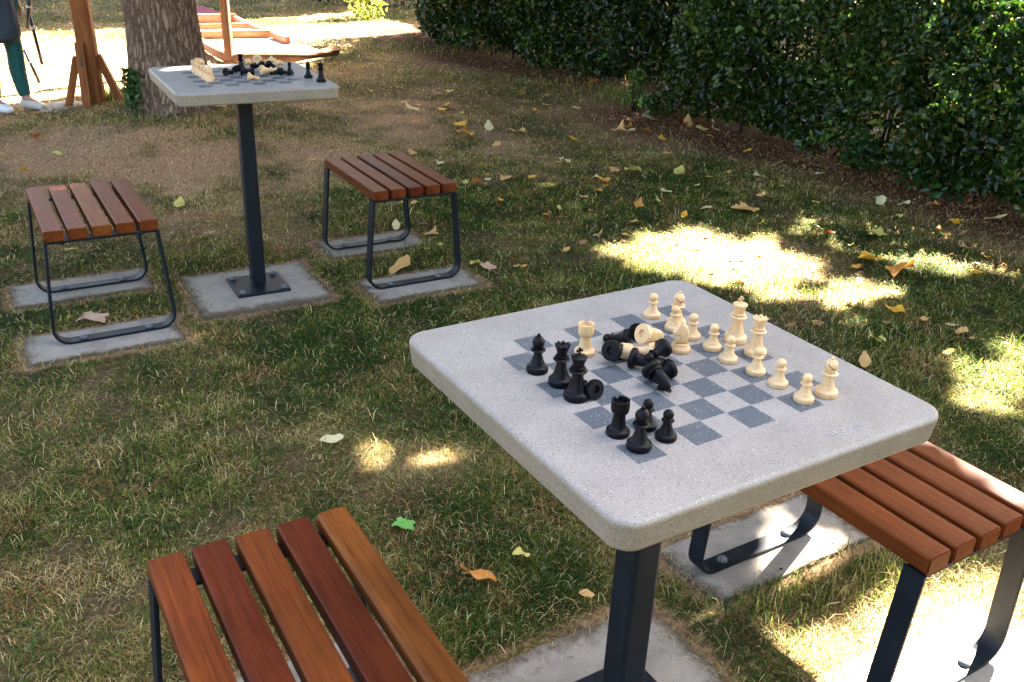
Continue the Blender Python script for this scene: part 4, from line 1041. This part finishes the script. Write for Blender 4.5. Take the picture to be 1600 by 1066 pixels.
def canopy():
    n = 230000
    gx = -9 + 16 * rng.random(n); gy = -1.5 + 19.5 * rng.random(n)
    z = 4.2 + 3.2 * np.clip(fbm(gx * .35 + 3, gy * .35, 2) + .35 * rng.normal(0, 1, n) * .8, 0, 1.3)
    keep = np.ones(n, bool)
    ca, sa = math.cos(STOOLS[3][2]), math.sin(STOOLS[3][2]); sx_, sy_ = gx + SX * SH - STOOLS[3][0], gy + SY * SH - STOOLS[3][1]
    su, sv = sx_ * ca + sy_ * sa, -sx_ * sa + sy_ * ca; seat = (su > -.22) & (su < .12) & (sv > -.36) & (sv < .30)
    jx = gx + .16 * (fbm(gx * 5, gy * 5, 3) - .5) * 2; jy = gy + .16 * (fbm(gx * 5 + 50, gy * 5, 3) - .5) * 2; brk = fbm(gx * 6 + 7, gy * 6 + 3, 3)
    for gap in GAPS:
        pl, s = gap[:2]; mg = gap[2] if len(gap) > 2 else .07
        big = mg == .07; ux, uy = (jx, jy) if big else (gx, gy)
        k = in_poly(ux, uy, pl)
        if mg:      # widen by half a leaf so that leaves at the rim do not close the opening
            for q in range(8): k |= in_poly(ux + mg * math.cos(q * math.pi / 4), uy + mg * math.sin(q * math.pi / 4), pl)
        if big and gp(1400, 700)[1] < max(p[1] for p in pl) < 4.6: k &= brk < .76
        keep &= ~(k & (rng.random(n) < s) & ~(seat & (mg in (.07, .031))))
    # fine natural sparkle in the right-hand part, near the hedge
    sp = (fbm(gx * 8, gy * 8, 2) > .70) & (gx > .9) & (gy > 2.2) & (gy < 4.6); keep &= ~(sp & (rng.random(n) < .95))
    gx, gy, z = gx[keep], gy[keep], z[keep]
    P = np.c_[gx + SX * z, gy + SY * z, z]
    T = np.array([(.045, .085, .018)]) * (.6 + .8 * rng.random((len(P), 1)))
    # low crown added unseen behind the camera to darken faces turned towards it
    m = 44000; ang = rng.random(m) * 2 * np.pi; rad = np.sqrt(rng.random(m)); zz = rng.random(m)
    lf = rng.random(m) < .0; cx = np.where(lf, -3.2, 3.1); cy = np.where(lf, -6.5, -3.9); rr_ = np.where(lf, 2.6, 3.3); prof = np.sin(np.pi * np.clip(.15 + .85 * zz, 0, 1)) ** .6
    B = np.c_[cx + rr_ * rad * prof * np.cos(ang), cy + rr_ * .85 * rad * prof * np.sin(ang), .3 + 6.4 * zz]
    P = np.r_[P, B]; T = np.r_[T, np.array([(.045, .085, .018)]) * (.6 + .8 * rng.random((m, 1)))]
    own = np.argmin(np.stack([np.hypot(P[:, 0] - t.x, P[:, 1] - t.y) for _, t, _ in TRUNKS]), 0)
    for i, (nm, t, r) in enumerate(TRUNKS):
        root = empty('tree', tuple(t)); tag(root, TREE_LAB[i], 'tree', 'trees round the lawn')
        q = P[own == i] - np.array([t.x, t.y, 0])
        leaf_cloud('crown', q, .20 * (.7 + .6 * rng.random(len(q))), T[own == i], CROWN, root, asp=.75, centre=True)
        if i == 0:
            V, F = [], []; ns, nr = 120, 70
            for j in range(nr):
                zz = -.12 + 4.6 * (j / (nr - 1)) ** 1.5
                for k in range(ns):
                    a = 2 * math.pi * k / ns
                    fl = math.exp(-max(zz, 0) / .22) * (.06 + .035 * math.sin(5 * a + 1)) + .02 * math.exp(-max(zz, 0) / .8)
                    rr = (.225 - .022 * zz) + fl + .030 * (float(fbm(a * 7.0, zz * 1.1, 3)) - .5) + .012 * math.sin(3 * a + zz)
                    V.append((rr * math.cos(a) - .012 * zz, rr * math.sin(a), zz))
            for j in range(nr - 1):
                for k in range(ns): F.append((j * ns + k, j * ns + (k + 1) % ns, (j + 1) * ns + (k + 1) % ns, (j + 1) * ns + k))
            tr = link('trunk', pymesh('trunk', V, F), BARK, root, True); base = Vector((-.05, 0, 4.2))
        else:
            tr = link('trunk', join_paths([cyl_path([(0, 0, -.1), (.03, .02, .5), (.05, 0, 2), (0, 0, 4.3)], [r * 1.3, r, r * .85, r * .65], 20, .05, i)], 'trunk'), BARK, root, True); base = Vector((0, 0, 4.0))
        lm = []
        for k in range(9):
            if len(q) == 0: break
            e = Vector(q[rng.integers(len(q))]); mid = base.lerp(e, .5) + Vector((0, 0, .3)); bad = False
            for f_ in np.linspace(0, 1, 15):
                w_ = (base.lerp(mid, f_ * 2) if f_ < .5 else mid.lerp(e, f_ * 2 - 1)) + t
                bad |= any(bool(in_poly(np.array([w_.x - SX * w_.z]), np.array([w_.y - SY * w_.z]), g_[0])[0]) for g_ in GAPS)
            if bad: continue
            lm.append(cyl_path([base - Vector((0, 0, .3)), mid, e], [.09, .05, .012], 8, .08, k))
        if lm: link('limbs', join_paths(lm, 'limbs'), BARK, root, True)
canopy()

# ---------------------------------------------------------------- playground post, sand pit, person, tripod
POSTW = m_wood('stained_post_wood', (.20, .068, .020), (.36, .135, .042), .55, 9)
LOGW = m_wood('weathered_log_wood', (.19, .095, .05), (.34, .19, .105), .7, 4)
def beam(name, a, b, w_, h_, m, parent, bev=.006):
    a, b = Vector(a), Vector(b); d = b - a; L = d.length
    bm = bmesh.new(); box_bm(bm, -w_ / 2, w_ / 2, 0, L, -h_ / 2, h_ / 2, bev, 2)
    o = link(name, bmmesh(name, bm), m, parent)
    o.matrix_local = Matrix.Translation(a) @ d.to_track_quat('Y', 'Z').to_matrix().to_4x4()
    return o
g = G(146, 174); root = empty('playground_post', (g.x, g.y, 0), R(12)); tag(root, 'thick orange brown wooden playground post with splayed braces left of the tree', 'playground post')
beam('post', (.03, 0, -.05), (-.02, 0, 2.6), .135, .11, POSTW, root, .025)
for (x, y), (tx, ty), zt in (((-.16, -.03), (-.05, -.02), .36), ((.0, -.15), (-.01, -.075), .46), ((.22, .0), (.075, .0), .37)):
    beam('brace', (x, y, -.02), (tx, ty, zt), .055, .045, POSTW, root, .006)
V, F = [], []; n = 28
for rr, z in ((1, -.05), (1, .015), (.9, .035), (.5, .045), (.02, .048)):
    for k in range(n):
        a = 2 * math.pi * k / n; q = .22 * rr * (1 + .12 * math.sin(3 * a + 1) + .05 * math.sin(7 * a)); V.append((q * 1.35 * math.cos(a) - .08, q * math.sin(a) - .02, z))
for j in range(4):
    for k in range(n): F.append((j * n + k, j * n + (k + 1) % n, (j + 1) * n + (k + 1) % n, (j + 1) * n + k))
link('concrete_footing', pymesh('concrete_footing', V, F), CONC, root, True)
b = link('bolt', BOLT_ME, None, root, True); b.location = (-.008, -.115, .33); b.rotation_euler.x = R(80)

g = G(360, 104); root = empty('playground_post', (g.x, g.y, 0)); tag(root, 'slim brown wooden post at the corner of the sandpit right of the tree', 'playground post')
beam('post', (0, 0, -.05), (-.03, .0, 2.4), .075, .075, LOGW, root, .02)
bm = bmesh.new(); box_bm(bm, -.05, .05, -.05, .05, -.03, .05, .01); link('post_shoe', bmmesh('post_shoe', bm), LOGW, root)

SAND = m_plain('pale_sand', (.52, .44, .33), .95, .15, 40, .1, .004)
c0 = G(362, 96); root = empty('sandpit', (c0.x, c0.y, 0)); tag(root, 'low timber edged sandpit lying in full sun right of the tree', 'sandpit')
def rel(px, py, z=0): q = G(px, py, z); return (q.x - c0.x, q.y - c0.y, z)
def log(pts, r, name='edge_log'): 
    V, F = cyl_path(pts, [r] * len(pts), 14, .04, int(r * 1e4)); return link(name, pymesh(name, V, F), LOGW, root, True)
log([rel(362, 93, .06), rel(450, 91, .06), rel(525, 80, .06)], .046)
log([rel(314, 66, .06), rel(335, 80, .06), rel(360, 93, .06)], .044)
REDW = m_plain('red_stained_board', (.34, .10, .055), .6, .3, 30, .3)
beam('edge_board', rel(300, 55, .05), rel(425, 53, .05), .05, .08, LOGW, root); beam('edge_board', rel(425, 54, .05), rel(450, 63, .05), .05, .06, REDW, root)
beam('edge_board', rel(300, 42, .05), rel(392, 40, .05), .05, .06, LOGW, root); beam('edge_board', rel(392, 41, .05), rel(414, 50, .05), .05, .05, REDW, root)
beam('edge_board', rel(300, 30, .05), rel(368, 29, .05), .06, .11, REDW, root); beam('edge_board', rel(352, 22, .05), rel(385, 38, .05), .05, .06, REDW, root)
V = [rel(*q, .012) for q in ((300, 58), (430, 56), (520, 84), (362, 95), (318, 70))]; V += [(x, y, -.05) for x, y, z in V]
link('sand', pymesh('sand', V, [(4, 3, 2, 1, 0), (0, 1, 6, 5), (1, 2, 7, 6), (2, 3, 8, 7), (3, 4, 9, 8), (4, 0, 5, 9)]), SAND, root)
V = [rel(*q, .010) for q in ((300, 30), (372, 31), (420, 52), (300, 54))]; V += [(x, y, -.05) for x, y, z in V]
link('sand', pymesh('sand', V, [(3, 2, 1, 0), (0, 1, 5, 4), (1, 2, 6, 5), (2, 3, 7, 6), (3, 0, 4, 7)]), SAND, root)
TARP = m_plain('maroon_slide_sheet', (.16, .03, .06), .4, .2, 20, .4)
q = [rel(296, 22, .05), rel(350, 22, .05), rel(318, 9, .12), rel(296, 9, .12)]
V = q + [(x, y + .03, z - .03) for x, y, z in q]
link('sloping_sheet', pymesh('sloping_sheet', V, [(0, 1, 2, 3), (7, 6, 5, 4), (0, 4, 5, 1), (1, 5, 6, 2), (2, 6, 7, 3), (3, 7, 4, 0)]), TARP, root)

# person, walking to the right, cut by the frame
SKIN = m_plain('skin', (.42, .22, .14), .5, .06, 20, .4)
TUNIC = m_plain('charcoal_cloth', (.045, .055, .065), .85, .25, 40, .2, .003)
LEGG = m_plain('teal_leggings', (.012, .085, .075), .6, .15, 40, .3)
SHOE = m_plain('white_trainer', (.70, .68, .66), .5, .05, 60, .4); SHOEB = m_plain('beige_trainer', (.52, .46, .38), .55, .08, 60, .4)
HAIR = m_plain('brown_hair', (.05, .03, .018), .5, .3, 80)
def skin(name, pts, rad, edges, m, parent, sub=2, root=0):
    me = bpy.data.meshes.new(name); me.from_pydata(pts, edges, []); o = link(name, me, m, parent)
    md = o.modifiers.new('skin', 'SKIN'); md.use_smooth_shade = True
    lay = me.skin_vertices[0] if me.skin_vertices else None
    if lay is None:
        bpy.context.view_layer.update(); lay = me.skin_vertices[0]
    for v, r in zip(lay.data, rad): v.radius = r if isinstance(r, tuple) else (r, r)
    lay.data[root].use_root = True
    s = o.modifiers.new('sub', 'SUBSURF'); s.levels = sub; s.render_levels = sub
    bpy.context.view_layer.update()
    ev = bpy.data.meshes.new_from_object(o.evaluated_get(bpy.context.evaluated_depsgraph_get()))
    ev.name = name; o.modifiers.clear(); o.data = ev
    if not ev.materials: ev.materials.append(m)
    ev.polygons.foreach_set('use_smooth', [True] * len(ev.polygons))
    return o
pg = G(19, 178); PER = empty('person', (pg.x, pg.y, float(gh(pg.x, pg.y)) + .006), R(-12)); tag(PER, 'person in charcoal tunic, teal leggings and white trainers walking at the left edge', 'person')
J = dict(pel=(0, 0, .90), wai=(.0, 0, 1.05), che=(.01, 0, 1.25), nek=(.02, 0, 1.42), hd0=(.04, 0, 1.50), hd1=(.05, 0, 1.60),
         hL=(0, .085, .86), kL=(.06, .09, .47), aL=(.075, .10, .09), tL=(.225, .10, .03), hR=(0, -.085, .86), kR=(-.01, -.09, .47), aR=(-.05, -.10, .09), tR=(.09, -.11, .03),
         sL=(.0, .17, 1.37), eL=(-.02, .23, 1.10), wL=(.02, .24, .87), sR=(.0, -.17, 1.37), eR=(-.02, -.24, 1.09), wR=(.05, -.235, .86), pL=(.03, .24, .81), pR=(.06, -.235, .79))
K = list(J); ix = {k: i for i, k in enumerate(K)}
RD = dict(pel=(.13, .10), wai=(.115, .085), che=(.135, .10), nek=.055, hd0=.07, hd1=.085, hL=.082, kL=.055, aL=.038, tL=.03, hR=.082, kR=.055, aR=.038, tR=.03, sL=.055, eL=.04, wL=.027, sR=.055, eR=.04, wR=.027, pL=(.034, .016), pR=(.034, .016))
E_ = [('pel', 'wai'), ('wai', 'che'), ('che', 'nek'), ('nek', 'hd0'), ('hd0', 'hd1'), ('pel', 'hL'), ('hL', 'kL'), ('kL', 'aL'), ('aL', 'tL'), ('pel', 'hR'), ('hR', 'kR'), ('kR', 'aR'), ('aR', 'tR'), ('che', 'sL'), ('sL', 'eL'), ('eL', 'wL'), ('wL', 'pL'), ('che', 'sR'), ('sR', 'eR'), ('eR', 'wR'), ('wR', 'pR')]
pts = [J[k] for k in K]; rad = [RD[k] for k in K]; edg = [(ix[a], ix[b]) for a, b in E_]
for hand, sy in (('pL', 1), ('pR', -1)):      # fingers and thumb
    hx, hy, hz = J[hand]
    for k in range(4):
        i0 = len(pts); ln = (.055, .065, .062, .048)[k]
        pts += [(hx + .022 - .015 * k, hy + .004 * sy, hz - .025), (hx + .03 - .016 * k, hy + .0 * sy, hz - .025 - ln * .5), (hx + .03 - .016 * k, hy - .014 * sy, hz - .025 - ln)]
        rad += [.0095, .0085, .007]; edg += [(ix[hand], i0), (i0, i0 + 1), (i0 + 1, i0 + 2)]
    i0 = len(pts); pts += [(hx + .036, hy - .01 * sy, hz + .0), (hx + .045, hy - .022 * sy, hz - .03)]; rad += [.010, .008]; edg += [(ix[hand], i0), (i0, i0 + 1)]
skin('body', pts, rad, edg, SKIN, PER)
lk = ['pel', 'hL', 'kL', 'aL', 'hR', 'kR', 'aR']; li = {k: i for i, k in enumerate(lk)}
cL = tuple((Vector(J['kL']) * .6 + Vector(J['aL']) * .4) + Vector((-.02, 0, 0))); cR = tuple((Vector(J['kR']) * .6 + Vector(J['aR']) * .4) + Vector((-.02, 0, 0)))
skin('leggings', [J[k] for k in lk] + [cL, cR], [(.145, .115), .098, .066, .048, .098, .066, .048, .068, .068], [(0, 1), (1, 2), (2, 7), (7, 3), (0, 4), (4, 5), (5, 8), (8, 6)], LEGG, PER)
skin('tunic', [(0.01, 0, .53), (0.01, 0, .66), (0, 0, .90), J['wai'], J['che'], (.015, 0, 1.40), J['sL'], J['eL'], J['sR'], J['eR']], [(.205, .15), (.20, .15), (.18, .14), (.15, .12), (.15, .115), .07, .075, .058, .075, .058], [(0, 1), (1, 2), (2, 3), (3, 4), (4, 5), (4, 6), (6, 7), (4, 8), (8, 9)], TUNIC, PER)
for a, t_, m_ in (('aL', 'tL', SHOEB), ('aR', 'tR', SHOE)):
    A, T_ = Vector(J[a]), Vector(J[t_])
    d = (T_ - A); d.z = 0; d.normalize()
    hb = A - d * .055
    o = skin('trainer', [(hb.x, hb.y, .045), (A.x, A.y, .06), (A.x + d.x * .09, A.y + d.y * .09, .045), (T_.x + d.x * .02, T_.y, .032)], [(.04, .045), (.045, .055), (.048, .042), (.04, .028)], [(0, 1), (1, 2), (2, 3)], m_, PER)
bm = bmesh.new(); bmesh.ops.create_uvsphere(bm, u_segments=20, v_segments=14, radius=.112)
for v in bm.verts:
    v.co.z *= 1.1
    if v.co.x > .04 and v.co.z < .05: v.co *= .72
link('hair', bmmesh('hair', bm), HAIR, PER, True).location = (.02, 0, 1.61); PER.scale = (.80, .80, .80)
EYE = m_plain('eye', (.03, .02, .02), .2)
for yy in (-.035, .035):
    bm = bmesh.new(); bmesh.ops.create_uvsphere(bm, u_segments=10, v_segments=8, radius=.012)
    link('eye', bmmesh('eye', bm), EYE, PER, True).location = (.135, yy, 1.60)

# folded tripod hanging at the person's side
BLK = m_plain('black_tripod', (.012, .012, .014), .4, .3, 80); CLIP = m_plain('silver_clip', (.55, .55, .55), .35)
tb = G(54, 150); TR = empty('tripod', (tb.x, tb.y, 0)); tag(TR, 'folded black tripod with thin legs carried at the side of the walking person', 'tripod')
def rod(a, b, r, m, name, parent): return link(name, pymesh(name, *cyl_path([a, b], [r, r], 10, 0, 1)), m, parent, True)
def pt_at(px, py, y): 
    p0 = Vector((0, 0, CAM_H)); d = G(px, py, 0) - p0; t = y / d.y; return p0 + d * t
for (p, q_), off in ((((42, 8), (66, 101)), .0), (((38, 78), (62, 130)), .06), (((46, -10), (42, 44)), -.04)):
    a = pt_at(*p, tb.y + off) - Vector((tb.x, tb.y, 0)); b2 = pt_at(*q_, tb.y + off) - Vector((tb.x, tb.y, 0))
    lg = rod(a, b2, .011, BLK, 'leg', TR); rod(a.lerp(b2, .35), a.lerp(b2, .40), .016, CLIP, 'clip', lg)
    a.lerp(b2, .5)
a = pt_at(46, -40, tb.y - .02) - Vector((tb.x, tb.y, 0)); b2 = pt_at(44, 20, tb.y - .02) - Vector((tb.x, tb.y, 0)); rod(a, b2, .022, BLK, 'centre_column', TR)
